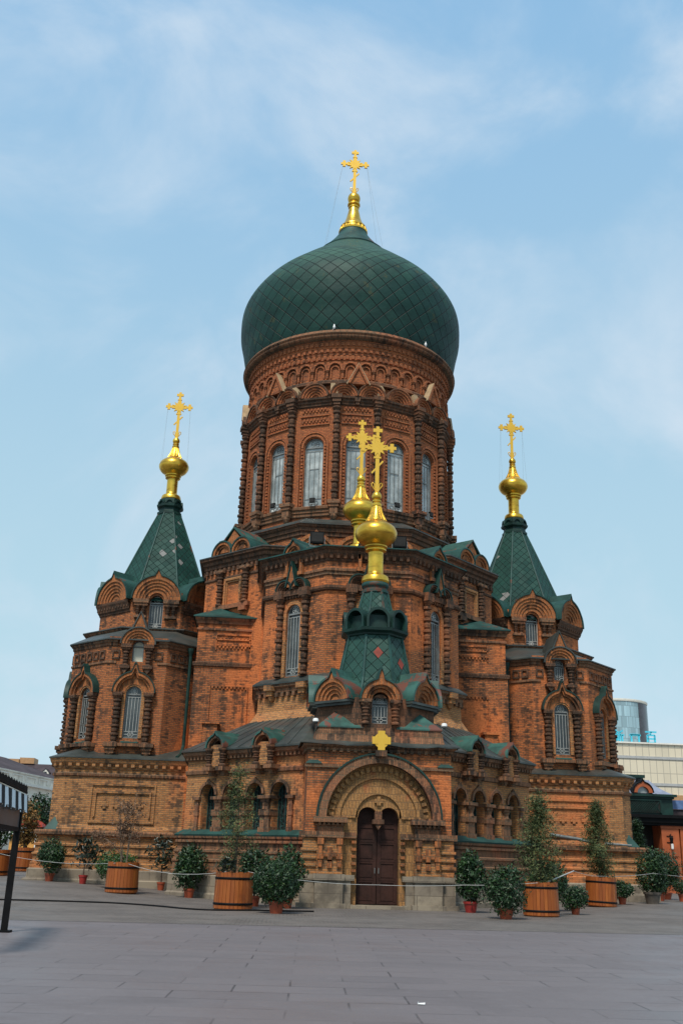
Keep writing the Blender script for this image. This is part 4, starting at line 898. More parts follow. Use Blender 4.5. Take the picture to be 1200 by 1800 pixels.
for s in (-1, 1):
    tx, ty = s*TC[0], TC[1]; bx_, by_ = s*BC[0], BC[1]
    # upper octagon
    V = pol(tx, ty, 3.2); mb = MB()
    faces = [(V[i-1], V[i]) for i in range(8)]     # faces[0] is the front
    for i, (A, B) in enumerate(faces):
        loc, rz, L = ff(A, B); mb.at(loc, rz)
        if i == 0: mb.wall_open(-L/2, L/2, 12.4, 15.0, [(0, .37, 13.0, 14.42)], .36)
        else: mb.face([(-L/2, 0, 12.4), (L/2, 0, 12.4), (L/2, 0, 15.0), (-L/2, 0, 15.0)])
        al = (rz+pi) % (2*pi)-pi
        if i == 0: ktf.put((loc[0], loc[1], 14.52), rz, CA)
        elif abs(al) < 2.4: ktw.put((loc[0], loc[1], 14.52), rz, CA)
    P_(mb, 'tower_wall', 'wall')
    loc, rz, L = ff(*faces[0]); wt.put(loc, rz, CA)
    for q in (-.80, .80):
        ctp.put((loc[0]+q, loc[1], 0), rz, CA)
        for d in (-.15, .15): ctw.put((loc[0]+q+d, loc[1]-.12, 13.58), rz, CA); ctw.put((loc[0]+q+d, loc[1]-.12, 13.02), rz, CA) if False else None
    lp = [(x, y) for x, y in [V[(k) % 8] for k in range(0, 8)]]
    mb = MB(); mb.sweep(lp, [(0, 13.84), (.06, 13.88), (.06, 13.96), (.14, 14.02), (.16, 14.12), (.24, 14.30), (.28, 14.38), (.30, 14.50), (-.2, 14.54)], False); mb.dent(lp, .24, .11, .05, .22, 14.14, 14.28); P_(mb, 'cornice', 'trim')
    tent((s*10.36, .32), [(3.16, 14.52), (2.7, 15.2), (2.32, 16.0), (1.62, 17.9), (.98, 19.6), (.62, 20.52)], 'tent_roof', 'tent', .46, True, 'green', .065)
    mb = MB(); c8 = (s*10.38, .35); mb.sweep(pol(*c8, .60), [(0, 20.4), (.10, 20.46), (.10, 20.58), (.02, 20.64), (0, 20.82), (.14, 20.92), (.16, 21.04), (.04, 21.10), (.02, 21.42), (-.3, 21.46)], True)
    for k in range(8):
        mb.at((*c8, 0), pi/4*k); mb.strip(arc(0, 21.1, .25, 10), arc(0, 21.1, .17, 10), -.72, -.58)
    P_(mb, 'collar', 'dkgreen')
    o = SP.put((s*10.38, .35, 21.42), 0, CA)
    wires(o, 6.12, .68, 2.2, .86)
    # stepped lower octagon
    V = pol(tx, ty, 3.72); V = [V[k % 8] for k in range(3, 11)]
    nobreak(V, [(0, 5.6), (0, 12.55)], 'tower_wall', 'wall')
    nobreak(V, [(0, 12.45), (.06, 12.5), (.06, 12.6), (.18, 12.72), (.20, 12.80)], 'cornice', 'ledge')
    mb = MB(); mb.sweep(V, [(.26, 12.79), (.26, 12.85), (-.55, 13.0)]); P_(mb, 'roof', 'darkroof')
    # projecting half-octagon with windows
    V = pol(bx_, by_, 3.45); faces = [(V[i-1], V[i]) for i in range(8)]; mb = MB()
    outer = (-1 if s < 0 else 1); win = {0, 7 if s < 0 else 1, 6 if s < 0 else 2}
    for i in (5, 6, 7, 0, 1, 2, 3):
        A, B = faces[i]; loc, rz, L = ff(A, B); mb.at(loc, rz)
        if i in win:
            ops = [(0, .38, 6.80, 8.90)]
            mb.wall_open(-L/2, L/2, 5.6, 9.6, ops, .2)
            if i == 0: mb.wall_open(-L/2, L/2, 9.6, 11.7, [(0, .28, 10.48, 11.26)], .3)
            else: mb.face([(-L/2, 0, 9.6), (L/2, 0, 9.6), (L/2, 0, 11.3), (-L/2, 0, 11.3)])
            wl.put(loc, rz, CA); su.put(loc, rz, CA); sm.put(loc, rz, CA); ux, uy, nx, ny = cos(rz), sin(rz), sin(rz), -cos(rz)
            for q in (-.74, .74):
                cl.put((loc[0]+q*ux+.13*nx, loc[1]+q*uy+.13*ny, 6.50), rz, CA); cc.put((loc[0]+q*ux, loc[1]+q*uy, 0), rz, CA); cbz.put((loc[0]+q*1.16*ux, loc[1]+q*1.16*uy, 0), rz, CA)
            m = MB(); m.strip([(-.54, 6.8)]+arc(0, 8.90, .54, 14)+[(.54, 6.8)], [(-.38, 6.8)]+arc(0, 8.90, .38, 14)+[(.38, 6.8)], -.05, .02); m.build('window_surround', 'ochre', CA, loc, rz)
        else: mb.face([(-L/2, 0, 5.6), (L/2, 0, 5.6), (L/2, 0, 11.3), (-L/2, 0, 11.3)])
        # row of sunk squares under the eaves
        m = MB()
        for k in range(5):
            x = (k-2)*.52
            if i == 0 and abs(x) < .9: continue
            m.strip([(x-.19, 10.62), (x-.19, 11.02), (x+.19, 11.02), (x+.19, 10.62)], [(x-.12, 10.69), (x-.12, 10.93), (x+.12, 10.93), (x+.12, 10.69)], -.07, .02); m.box(x-.19, x+.19, -.07, .02, 10.58, 10.68)
        m.build('brick_panel', 'trim', CA, loc, rz)
    P_(mb, 'tower_wall', 'wall')
    loc, rz, L = ff(*faces[0]); (wuc if s < 0 else wu).put(loc, rz, CA); kus.put((loc[0], loc[1], 11.30), rz, CA)
    for q in (-.55, .55):
        cs.put((loc[0]+q, loc[1]-.14, 10.22), rz, CA)
        m = MB(); m.box(-.25, .25, -.36, .1, 11.12, 11.30); m.box(-.2, .2, -.3, .1, 11.02, 11.12); m.box(-.24, .24, -.34, .1, 10.10, 10.24); m.prism_y([(-.2, 10.10), (0, 9.84), (.2, 10.10)], -.28, .1); m.build('console', 'trim', CA, (loc[0]+q, loc[1], 0), rz)
    m = MB(); m.prism_y([(-.36, 11.98), (.36, 11.98), (0, 12.86)], -.24, .3); o = m.build('pediment', 'arch', CA, loc, rz)
    r = MB(); r.strip([(-.46, 11.92), (0, 13.0), (.46, 11.92)], [(-.38, 11.92), (0, 12.9), (.38, 11.92)], -.30, 2.0, True); r.build('roof', 'darkroof', o)
    bv = [V[k % 8] for k in range(4, 11)]
    VV = [V[4], V[5], V[6], V[7], V[0], V[1], V[2]]
    def swp(prof, name, mat, dn=None):
        a0, b0 = V[7], V[0]; gap = 1.0
        L1 = [V[4], V[5], V[6], V[7], (bx_-gap, a0[1])]; L2 = [(bx_+gap, a0[1]), V[0], V[1], V[2], V[3]]
        m = MB(); m.sweep(L1, prof); P_(m, name, mat); m = MB(); m.sweep(L2, prof); return P_(m, name, mat)
    swp([(0, 11.2), (.06, 11.24), (.06, 11.34), (.14, 11.40), (.16, 11.50)], 'cornice', 'ledge'); swp([(0, 10.34), (.06, 10.37), (.06, 10.45), (0, 10.48)], 'string_course', 'ledge')
    mb = MB(); e_ = pol(bx_, by_, 3.68); e_ = [e_[k] for k in (4, 5, 6, 7, 0, 1, 2, 3)]
    tp = pol(tx, ty, 3.1); tp = [tp[k] for k in (4, 5, 6, 7, 0, 1, 2, 3)]
    eo = [(x, y, 11.50) for x, y in e_]; mb.loft(eo, [(x, y, 11.56) for x, y in e_]); mb.loft([(x, y, 11.56) for x, y in e_], [(x, y if y < ty else y, 12.98) for x, y in tp]); P_(mb, 'roof', 'darkroof')
    # square base block with chamfered outer corner
    BV = [(6.8, -6.95), (13.32, -6.95), (13.95, -6.32), (13.95, 4)]; BV = BV if s > 0 else [(-x, y) for x, y in BV[::-1]]
    nobreak(BV, [(0, 2.5), (0, 5.5)], 'base_wall', 'ochre')
    nobreak(BV, [(0, 5.28), (.06, 5.32), (.06, 5.40), (.22, 5.58), (.26, 5.70), (.28, 5.78)], 'cornice', 'ochre', (.36, .16, .02, .20, 5.40, 5.54))
    nobreak(BV, [(0, 4.94), (.08, 4.98), (.10, 5.08), (0, 5.14)], 'string_course', 'ledge')
    nobreak(BV, [(.12, 2.5), (.12, 2.62), (.02, 2.80)], 'plinth', 'ochre')
    mb = MB(); q = [(x, y, z) for x, y, z in ((6.8, -7.27, 5.77), (13.45, -7.27, 5.77), (14.27, -6.45, 5.77), (14.27, 4, 5.77))]; t_ = [(6.8, -3.4, 7.35), (10.9, -3.6, 7.35), (10.95, -3.5, 7.35), (11.0, 4, 7.35)]
    if s < 0: q = [(-x, y, z) for x, y, z in q[::-1]]; t_ = [(-x, y, z) for x, y, z in t_[::-1]]
    q2 = [(x, y, z+.06) for x, y, z in q]; mb.loft(q, q2); mb.loft(q2, t_); P_(mb, 'roof', 'darkroof')
    SQ = [(6.8, -6.95), (13.95, -6.95), (13.95, 4)]; SQ = SQ if s > 0 else [(-x, y) for x, y in SQ[::-1]]
    nobreak(SQ, [(.30, 2.30), (.40, 2.34), (.42, 2.48), (.36, 2.54), (-.7, 2.58)], 'ledge', 'ledge')
    nobreak(SQ, [(.42, .88), (.42, 1.14), (.34, 1.18), (.34, 1.44), (.40, 1.46), (.40, 1.54), (.30, 1.58), (.30, 1.84), (.36, 1.86), (.36, 1.94), (.22, 1.98), (.22, 2.24), (.30, 2.31)], 'plinth', 'ochre')
    nobreak(SQ, [(.66, -.3), (.66, .42), (.50, .50), (.50, .84), (.44, .89)], 'stone_base', 'stone')
    m = MB(); X = 13.95*s; a1, b1, c1, d1 = (s*13.25, -7.02, 2.56), (X+s*.06, -7.02, 2.56), (X+s*.06, -6.3, 2.56), (s*13.58, -6.58, 3.22)
    for tri in ((a1, b1, d1), (b1, c1, d1)): m.face(tri if s > 0 else (tri[1], tri[0], tri[2]))
    P_(m, 'corner_cap', 'green')
    # sunk panel with four small crosses
    cxp = s*10.58; m = MB().at((cxp, -6.95, 0))
    m.strip([(-1.50, 2.95), (-1.50, 4.66), (1.50, 4.66), (1.50, 2.95)], [(-1.42, 2.95), (-1.42, 4.56), (1.42, 4.56), (1.42, 2.95)], -.06, .02); m.strip([(-1.3, 3.12), (-1.3, 4.34), (1.3, 4.34), (1.3, 3.12)], [(-1.22, 3.2), (-1.22, 4.22), (1.22, 4.22), (1.22, 3.2)], -.08, .02); m.box(-1.5, 1.5, -.10, .02, 2.9, 3.02)
    for k in range(14): m.box(-1.36+k*.205, -1.25+k*.205, -.075, .02, 4.56, 4.63)
    for k in range(4): barcross(m, -.81+k*.54, -.06, .02, 3.70, .17, .065)
    P_(m, 'brick_panel', 'ochre')
    # rainwater pipe in the corner beside the mid block
    m = MB(); zt = 11.2
    pth = [(s*8.05, -5.9, 11.3), (s*8.05, -5.95, 8.6), (s*8.06, -5.98, 6.6), (s*8.12, -6.35, 6.15), (s*8.25, -6.95, 5.95)] if s < 0 else [(s*8.05, -5.9, 11.3), (s*8.05, -5.95, 6.2)]
    m.tube(pth, .085, 8); m.lathe([(.09, 11.0), (.16, 11.25), (.17, 11.4), (.0, 11.4)], s*8.05, -5.9, 10); P_(m, 'downpipe', 'dkgreen')
# ------------------------------------------------------------------ ground
def S_(t): t = max(0.0, min(1.0, t)); return t*t*(3-2*t)
def gh(x, y): return .36*S_((-x-5)/9)*S_((y+24)/14)+.12*S_((x-6)/8)*S_((y+24)/14)
def slab_mat(name, c1, c2, joint, bw, bh, rot, mort, rough, jx=.8):
    g = NG(name); v = g.n('ShaderNodeMapping', {'Vector': g.pos(), 'Rotation': (0, 0, rot)}).outputs[0]
    v = g.n('ShaderNodeVectorMath', {0: v, 1: g.n('ShaderNodeVectorMath', {0: g.n('ShaderNodeTexNoise', {'Vector': v, 'Scale': .6}).outputs['Color'], 1: (.05, .05, 0)}, operation='MULTIPLY').outputs[0]}, operation='ADD').outputs[0]
    br = g.n('ShaderNodeTexBrick', {'Vector': v, 'Color1': (*c1, 1), 'Color2': (*c2, 1), 'Mortar': (*joint, 1), 'Scale': 1.0, 'Mortar Size': mort, 'Mortar Smooth': .3, 'Bias': -.1, 'Brick Width': bw, 'Row Height': bh}); br.offset = .5
    jv = g.rng(g.noise(.5, 3, .6), .40, .62, .15, 1.0)      # joints filled here, open there
    base = g.n('ShaderNodeTexBrick', {'Vector': v, 'Color1': (*c1, 1), 'Color2': (*c2, 1), 'Mortar': (*c1, 1), 'Scale': 1.0, 'Mortar Size': mort, 'Brick Width': bw, 'Row Height': bh}); base.offset = .5
    col = g.mix(jv, base.outputs['Color'], br.outputs['Color'])
    st = g.noise(.28, 7, .66, dist=.8)
    col = g.mix(g.rng(st, .45, .72, 0, .5), col, tuple(x*.55 for x in c1)); col = g.mix(g.rng(g.noise(3.5, 5, .7), .55, .8, 0, .35), col, tuple(min(1, x*1.5) for x in c1))
    ro = g.rng(st, .35, .65, rough-.14, rough+.12)
    h = g.math('SUBTRACT', g.math('MULTIPLY', g.noise(7, 4), .35), g.math('MULTIPLY', g.math('MULTIPLY', br.outputs['Fac'], jv), .8))
    return g.out(col, ro, 0, h, .35, .02, .45)
M['slab'] = slab_mat('granite_slabs', (.146, .128, .132), (.130, .114, .118), (.060, .053, .054), 1.45, .72, radians(3.5), .016, .58)
M['setts'] = slab_mat('granite_setts', (.140, .121, .108), (.098, .086, .078), (.045, .039, .035), .22, .12, radians(2), .016, .72)
def sheet(name, xs, ys, dz, mat):
    m = MB()
    P = [[(x, y, gh(x, y)*(1 if dz >= 0 else 1)+dz) for x in xs] for y in ys]
    m.v = [p for r in P for p in r]; n = len(xs)
    m.f = [(j*n+i, j*n+i+1, (j+1)*n+i+1, (j+1)*n+i) for j in range(len(ys)-1) for i in range(n-1)]; m.uv = [None]*len(m.f)
    o = m.build(name, mat, smooth=80); o['kind'] = 'structure'; return o
xs = [-600, -120, -60, -40]+[-30+i for i in range(61)]+[40, 60, 120, 600]
sheet('ground', xs, [-80]+[-60+i*1.5 for i in range(60)]+[40, 60, 120, 300, 900], 0.0, 'slab')
def apron():
    m = MB(); ys = [-28.6+i*.9 for i in range(66)]; xs = [-45+i*1.5 for i in range(61)]
    P = [[(x, y+(.010*x*3 if j == 0 else 0), gh(x, y)+.005) for x in xs] for j, y in enumerate(ys)]
    m.v = [p for r in P for p in r]; n = len(xs); m.f = [(j*n+i, j*n+i+1, (j+1)*n+i+1, (j+1)*n+i) for j in range(len(ys)-1) for i in range(n-1)]; m.uv = [None]*len(m.f)
    o = m.build('pavement', 'setts', smooth=80); o['kind'] = 'structure'
apron()
def cable():
    pts = [(-24, -20.2), (-18, -20.6), (-14, -20.2), (-12.5, -20.3), (-10.8, -20.1), (-9, -20.0), (-7.6, -20.7), (-6.4, -22.0), (-5.5, -22.3), (-4.5, -21.9), (-3.4, -21.75), (-2.45, -21.6)]
    q = bend(pts, 4); m = MB(); m.tube([(x, y, gh(x, y)+.028) for x, y in q], .028, 6)
    tag(m.build('cable', 'black', smooth=True), 'long black cable lying across the paving towards the porch', 'cable')
cable()

# ------------------------------------------------------------------ plants
def leaf_mat(name, c1, c2, c3, rough=.5):
    g = NG(name); r = g.n('ShaderNodeNewGeometry').outputs['Random Per Island']
    rp = g.n('ShaderNodeValToRGB', {'Fac': r}); e = rp.color_ramp.elements
    e[0].color = (*c1, 1); e[1].color = (*c3, 1); e.new(.55).color = (*c2, 1); e.new(.965).color = (*c3, 1); e[len(e)-1].color = (min(.3, c3[0]*2.6), min(.3, c3[1]*1.35), c3[2], 1)
    col = g.mix(g.rng(g.noise(2.2, 3), .38, .62), rp.outputs[0], g.mix(.5, rp.outputs[0], c1))
    return g.out(col, rough, 0, None, spec=.4)
M['leaf'] = leaf_mat('glossy_leaves', (.006, .022, .007), (.011, .040, .009), (.026, .072, .015))
M['leaf_light'] = leaf_mat('fresh_leaves', (.013, .042, .010), (.026, .078, .014), (.058, .125, .024))
M['leaf_dark'] = leaf_mat('dark_leaves', (.008, .014, .010), (.014, .026, .014), (.035, .050, .022), .4)
M['leaf_olive'] = leaf_mat('thuja_foliage', (.024, .042, .013), (.058, .085, .024), (.14, .15, .05), .7)
M['leaf_brown'] = leaf_mat('dry_foliage', (.085, .048, .032), (.16, .095, .060), (.26, .165, .105), .8)
M['leaf_autumn'] = leaf_mat('autumn_leaves', (.05, .045, .012), (.16, .075, .015), (.30, .13, .02), .7)
M['bark'] = plain('bark', (.085, .058, .040), .9, 0, .4, 6)
M['bark_pale'] = plain('pale_bark', (.17, .12, .085), .9, 0, .3, 6)
def leaves(rnd, pts, size, fold=.25, asp=.45, up=.3):
    m = MB()
    for p, n in pts:
        n = Vector(n); d = Vector((rnd.gauss(0, 1), rnd.gauss(0, 1), rnd.gauss(0, 1)+up)); n = (n+d*.8).normalized()
        a = Vector((rnd.gauss(0, 1), rnd.gauss(0, 1), rnd.gauss(0, 1)-.2)); a = (a-n*a.dot(n)).normalized(); b = n.cross(a); s = size*rnd.uniform(.65, 1.35); p = Vector(p)
        m.f.append((len(m.v), len(m.v)+1, len(m.v)+2, len(m.v)+3)); m.uv.append(None)
        m.v += [tuple(p-a*s), tuple(p+b*s*asp-n*s*fold*.3), tuple(p+a*s), tuple(p-b*s*asp-n*s*fold*.3)]
    return m
def blob(rnd, n, w, z0, z1, lobes=9, inner=.35, lw=.55, main=0):
    """leaf positions over an uneven cluster of lobes filling a w-wide, z0..z1-high crown"""
    cz, h = (z0+z1)/2, (z1-z0)/2; L = []
    for k in range(lobes):
        t = rnd.uniform(0, 2*pi); u = rnd.uniform(-1, 1); q = sqrt(1-u*u)*rnd.uniform(.45, .68)
        L.append((Vector((w/2*q*cos(t), w/2*q*sin(t), cz+h*u*.62)), rnd.uniform(.75, 1.15)*lw))
    L.append((Vector((0, 0, cz)), .86)); L += [L[-1]]*main
    out = []
    for k in range(int(n*.035)):       # stray shoots beyond the outline
        d = Vector((rnd.gauss(0, 1), rnd.gauss(0, 1), rnd.gauss(.5, 1))).normalized(); r = rnd.uniform(.92, 1.16)
        for q in range(3): p = Vector((d.x*w/2*(r-.07*q), d.y*w/2*(r-.07*q), cz+d.z*h*(r-.07*q))); out.append((p, d)) if p.z > z0 else None
    while len(out) < n:
        c, k = rnd.choice(L); d = Vector((rnd.gauss(0, 1), rnd.gauss(0, 1), rnd.gauss(0, 1))).normalized(); r = 1-rnd.random()**2*inner
        p = c+Vector((d.x*w/2*k*r, d.y*w/2*k*r, d.z*h*k*r))
        if p.z > z0-.05: out.append((p, d))
    return out
def pot_mesh(r, h):
    m = MB(); m.lathe([(0, 0), (r*.74, 0), (r*.98, h*.80), (r*1.08, h*.80), (r*1.10, h), (r*.98, h), (r*.95, h*.90), (0, h*.90)], n=20); return m
M['terracotta'] = plain('orange_plastic_pot', (.30, .058, .022), .45, 0, .15, 4, (.12, .04, .02))
M['redpot'] = plain('red_glazed_pot', (.26, .022, .018), .35, 0, .2, 4)
M['greypot'] = plain('grey_clay_pot', (.10, .082, .066), .8, 0, .3, 4)
def potted(x, y, w, z0, z1, label, n=1100, mat='leaf', size=.075, pot='terracotta', pr=.21, ph=.34, seed=1, lobes=9, stem=True, group='potted shrubs along the cathedral', name='potted_shrub', cat='potted shrub', asp=.45, inner=.35, lw=.55):
    rnd = random.Random(seed); z = gh(x, y)+.005
    t = thing(name, label, cat, (x, y, z), rnd.uniform(0, 6), group)
    pot_mesh(pr, ph).build('pot', pot, t, smooth=35)
    leaves(rnd, blob(rnd, n if n < 500 else int(n*2.6), w*1.06, z0-.08, z1, lobes, inner, lw, 0 if n < 500 else 3 if n < 1500 else 8), size*(1 if n < 500 else .76), asp=asp).build('foliage', mat, t)
    m = MB()
    zt = (z0*.4+z1*.6)
    m.tube([(0, 0, ph*.85), (.02, .01, z0), (0, 0, zt)], [.03, .026, .012], 6)
    for k in range(6):
        a_ = k*1.05; m.tube([(0, 0, z0+.05+.1*k), (w*.28*cos(a_), w*.28*sin(a_), z0+(z1-z0)*(.35+.09*k))], [.014, .005], 5)
    m.build('stem', 'bark', t)
potted(-13.25, -8.35, 1.2, .42, 1.80, 'bushy green shrub in an orange pot at the left corner of the cathedral', seed=2, n=1300)
potted(-11.7, -8.95, 1.35, .62, 1.95, 'dark broad-leaved plant with open branches in the small red pot beside the bushy corner shrub', n=190, mat='leaf_dark', size=.16, pot='redpot', pr=.18, ph=.36, seed=3, asp=.3, inner=.8)
potted(-10.1, -11.1, 1.75, .32, 1.48, 'broad pale green shrub half hidden behind the tub with the brown dead tree', n=1500, mat='leaf_light', seed=4, size=.065)
potted(-8.36, -8.7, 1.45, 1.0, 2.25, 'small dark tree on a thin bare stem in an orange pot', n=420, mat='leaf_dark', size=.11, seed=5, pr=.17, ph=.34, asp=.32, inner=.7)
potted(-6.85, -13.75, 1.15, .28, 2.0, 'tall leafy green shrub in an orange pot left of the thin conifer', n=1300, seed=6, size=.085)
potted(-4.35, -18.7, 1.15, .5, 1.98, 'tall dark leafy shrub standing behind the tub of the thin conifer', n=900, mat='leaf', seed=7, size=.09)
potted(-3.25, -19.6, 1.2, .35, 1.95, 'leafy shrub against the wall left of the porch, behind the round shrub', n=1000, seed=8, size=.085)
potted(-3.69, -22.95, 1.35, .24, 1.62, 'dense round shrub in an orange pot in front of the porch, left of the door', n=1900, seed=9, size=.062, lobes=14, pot='terracotta', pr=.24, ph=.36)
potted(3.12, -19.25, .98, .32, 2.02, 'tall narrow shrub in a red pot beside the right edge of the porch', n=1000, seed=10, size=.085, pot='redpot', pr=.24, ph=.36)
potted(3.45, -22.88, 1.35, .20, 1.55, 'dense round shrub in an orange pot, right of the porch and nearest the plaza', n=1900, seed=11, size=.062, lobes=14, pr=.24, ph=.32)
potted(6.75, -16.3, 1.55, .22, 1.92, 'large dark round shrub between the two right hand wooden tubs', n=1900, seed=12, size=.07, mat='leaf', lobes=14)
potted(6.98, -18.75, .88, .20, .98, 'low round shrub in a small orange pot in front of the large dark shrub', n=800, seed=13, size=.06, pr=.17, ph=.28)
potted(11.75, -10.4, .98, .30, .95, 'low spreading shrub in a small orange pot, right of the rearmost right tub', n=700, seed=14, size=.07, pr=.18, ph=.30)
potted(13.55, -9.3, 1.35, .40, 2.35, 'tall full shrub in a grey pot at the right corner of the cathedral', n=1900, seed=15, size=.075, pot='greypot', pr=.36, ph=.50, lobes=13)
potted(17.1, -2.2, 1.75, .55, 2.40, 'large dome-shaped shrub at the far right behind the row of small pots', n=1900, seed=16, size=.075, lobes=14, pr=.3)
potted(15.7, -5.0, .82, .38, 1.05, 'small shrub in an orange pot, first right of the grey pot', n=600, seed=17, size=.06, pr=.17, ph=.34)
potted(16.75, -5.0, .82, .38, 1.05, 'small shrub in an orange pot, second right of the grey pot', n=600, seed=18, size=.06, pr=.17, ph=.34)
potted(17.75, -4.8, .82, .36, 1.02, 'small shrub in an orange pot at the right edge of the picture', n=600, seed=19, size=.06, pr=.17, ph=.34)

# wooden tubs
def wood():
    g = NG('varnished_staves'); f = g.noise(3, 5, .6, stretch=(5, 5, .5)); r = g.n('ShaderNodeNewGeometry').outputs['Random Per Island']
    c = g.mix(g.rng(f, .3, .7), (.27, .070, .014), (.35, .108, .022)); c = g.mix(g.math('MULTIPLY', r, .6), c, (.17, .042, .012))
    c = g.mix(g.rng(g.noise(1.5, 5, .65), .55, .75, 0, .6), c, (.10, .035, .015))
    return g.out(c, .5, 0, f, .15, .01, .28)
M['stave'] = wood(); M['soil'] = plain('soil', (.05, .034, .024), .95, 0, .4, 8)
def tub_parts(p):
    m = MB(); n = 30
    for k in range(n):
        a0, a1 = 2*pi*(k+.04)/n, 2*pi*(k+.96)/n; ro, ri = .60, .55; zt = 1.12+.015*((k*7) % 3-1)
        q = [(r*sin(a), -r*cos(a)) for r, a in ((ro+.03, a0), (ro+.03, a1), (ro, a1), (ro, a0), (ri, a0), (ri, a1))]
        A, B, Cq, D, E_, Fq = q
        m.face([(*A, .04), (*B, .04), (*Cq, zt), (*D, zt)]); m.face([(*D, zt), (*Cq, zt), (*Fq, zt), (*E_, zt)]); m.face([(*E_, zt), (*Fq, zt), (*Fq, .9), (*E_, .9)]); m.face([(*B, .04), (*Fq, .04), (*Fq, zt), (*Cq, zt)]); m.face([(*E_, .04), (*A, .04), (*D, zt), (*E_, zt)])
    m.lathe([(.58, 0), (.60, .05)], n=30); m.build('staves', 'stave', p)
    for z, r in ((.18, .632), (.94, .612)):
        h = MB(); h.lathe([(r, z-.035), (r+.008, z-.03), (r+.006, z+.03), (r-.003, z+.035)], n=40); h.build('hoop', 'black', p, smooth=60)
    s = MB(); s.lathe([(.57, .99), (.3, 1.03), (0, 1.05)], n=24); s.build('soil', 'soil', p)
tub0 = thing('wooden_tub', 'round wooden tub with black hoops holding the brown dead tree, left of the porch', 'planter tub', (0, 0, 0), 0, 'wooden tubs with black hoops'); tub_parts(tub0)
TUBS = [(-9.45, -13.85, 'round wooden tub with black hoops holding the brown dead tree', 0, 1.0), (-5.03, -21.22, 'round wooden tub holding the tall thin conifer, left of the porch', 0, 1.0), (5.24, -20.53, 'round wooden tub right of the porch, nearest the porch of the right pair', 0, .96), (10.1, -12.41, 'slightly tilted wooden tub by the right wall with a dense conifer', 2.5, 1.02), (-18.58, 11.18, 'wooden tub at the far left behind the black post', 0, 1.25), (-17.3, -1.2, 'wooden tub cut off by the left edge of the picture', 0, 1.1)]
for i, (x, y, lb, tl, sc) in enumerate(TUBS):
    o = tub0 if i == 0 else dup(tub0); o.location = (x, y, gh(x, y)+.006); o.rotation_euler = (0, radians(-tl), i*1.1); o.scale = (sc, sc, sc); o['label'] = lb
def tree_things(x, y, zb, name, label, cat, build, grp=None):
    t = thing(name, label, cat, (x, y, gh(x, y)+zb), 0, grp); build(t); return t
def conifer(h, w, n, mat, seed, sparse=0.0, size=.07):
    def f(t):
        rnd = random.Random(seed); tr = MB(); tr.tube([(0, 0, -.1), (.02, 0, h*.4), (-.02, .02, h*.8), (0, 0, h*.97)], [.045, .035, .02, .006], 6); pts = []
        nb = 46
        for k in range(nb):
            z = h*(.05+.93*k/nb)*rnd.uniform(.96, 1.04); prof = min(1.0, 1.35*(1-z/h)+.12)*min(1, .55+z/h*2.2); L = w/2*prof*rnd.uniform(.6, 1.12); a_ = rnd.uniform(0, 2*pi)
            e = Vector((L*cos(a_), L*sin(a_), rnd.uniform(.10, .35)*L+.1)); tr.tube([(0, 0, z-.1), (e.x, e.y, z-.1+e.z)], [.012, .004], 4)
            for q in range(int(n/nb)):
                u = rnd.uniform(.15, 1.05)**.8; p = Vector((e.x*u, e.y*u, z-.1+e.z*u))+Vector((rnd.gauss(0, 1), rnd.gauss(0, 1), rnd.gauss(0, 1)))*(.085+.04*sparse)*max(.5, w)
                pts.append((p, (e.x, e.y, .5)))
        tr.build('trunk', 'bark', t); leaves(rnd, pts, size, asp=.26, up=.9).build('crown', mat, t)
    return f
tree_things(-5.03, -21.22, 1.05, 'conifer', 'tall thin see-through conifer growing in the tub left of the porch', 'tree', conifer(3.4, 1.4, 4200, 'leaf_olive', 21, .5, .052))
tree_things(5.24, -20.53, 1.0, 'conifer', 'conical olive green conifer in the tub nearest the right side of the porch', 'tree', conifer(2.95, 1.55, 8200, 'leaf_olive', 22, .25, .055))
tree_things(10.1, -12.41, 1.06, 'conifer', 'dense narrow conifer in the tilted tub by the right wall', 'tree', conifer(3.25, 1.5, 9500, 'leaf_olive', 23, .15, .057))
tree_things(17.0, 1.0, 0, 'conifer', 'slender dark conifer beside the right corner of the cathedral', 'tree', conifer(4.1, 1.3, 6500, 'leaf', 24, 0, .075))
def dead(t):
    rnd = random.Random(31); tr = MB(); pts = []
    for k in range(6):
        a_ = rnd.uniform(0, 6.28); lean = rnd.uniform(.05, .22); top = Vector((lean*2.0*cos(a_), lean*2.0*sin(a_), rnd.uniform(1.9, 2.75))); b0 = Vector((.09*cos(a_), .09*sin(a_), -.1))
        P = [b0, b0.lerp(top, .4)+Vector((0, 0, .1)), top]; tr.tube(P, [.026, .018, .006], 5)
        for j in range(13):
            f = rnd.uniform(.35, 1); p = b0.lerp(top, f); d = Vector((rnd.gauss(0, 1), rnd.gauss(0, 1), rnd.uniform(.1, .9))).normalized()*rnd.uniform(.25, .6); tr.tube([p, p+d], [.008, .003], 4)
            for q in range(34): pts.append((p+d*rnd.uniform(.3, 1.05)+Vector((rnd.gauss(0, .05), rnd.gauss(0, .05), rnd.gauss(0, .05))), d))
    d0 = Vector((-1.15, -.2, 1.15))       # the long side branch with dry tufts
    tr.tube([(0, 0, .25), (-.5, -.1, .75), d0], [.022, .016, .006], 5)
    for q in range(700): u = rnd.uniform(.3, 1.1); c = Vector((0, 0, .25)).lerp(d0, u); pts.append((c+Vector((rnd.gauss(0, .13), rnd.gauss(0, .13), rnd.gauss(0, .11))), (0, 0, 1)))
    tr.build('trunk', 'bark_pale', t); leaves(rnd, pts, .045, asp=.3).build('crown', 'leaf_brown', t)
tree_things(-9.45, -13.85, 1.05, 'dead_tree', 'dried out brown tree with thin bare stems in a wooden tub', 'tree', dead)
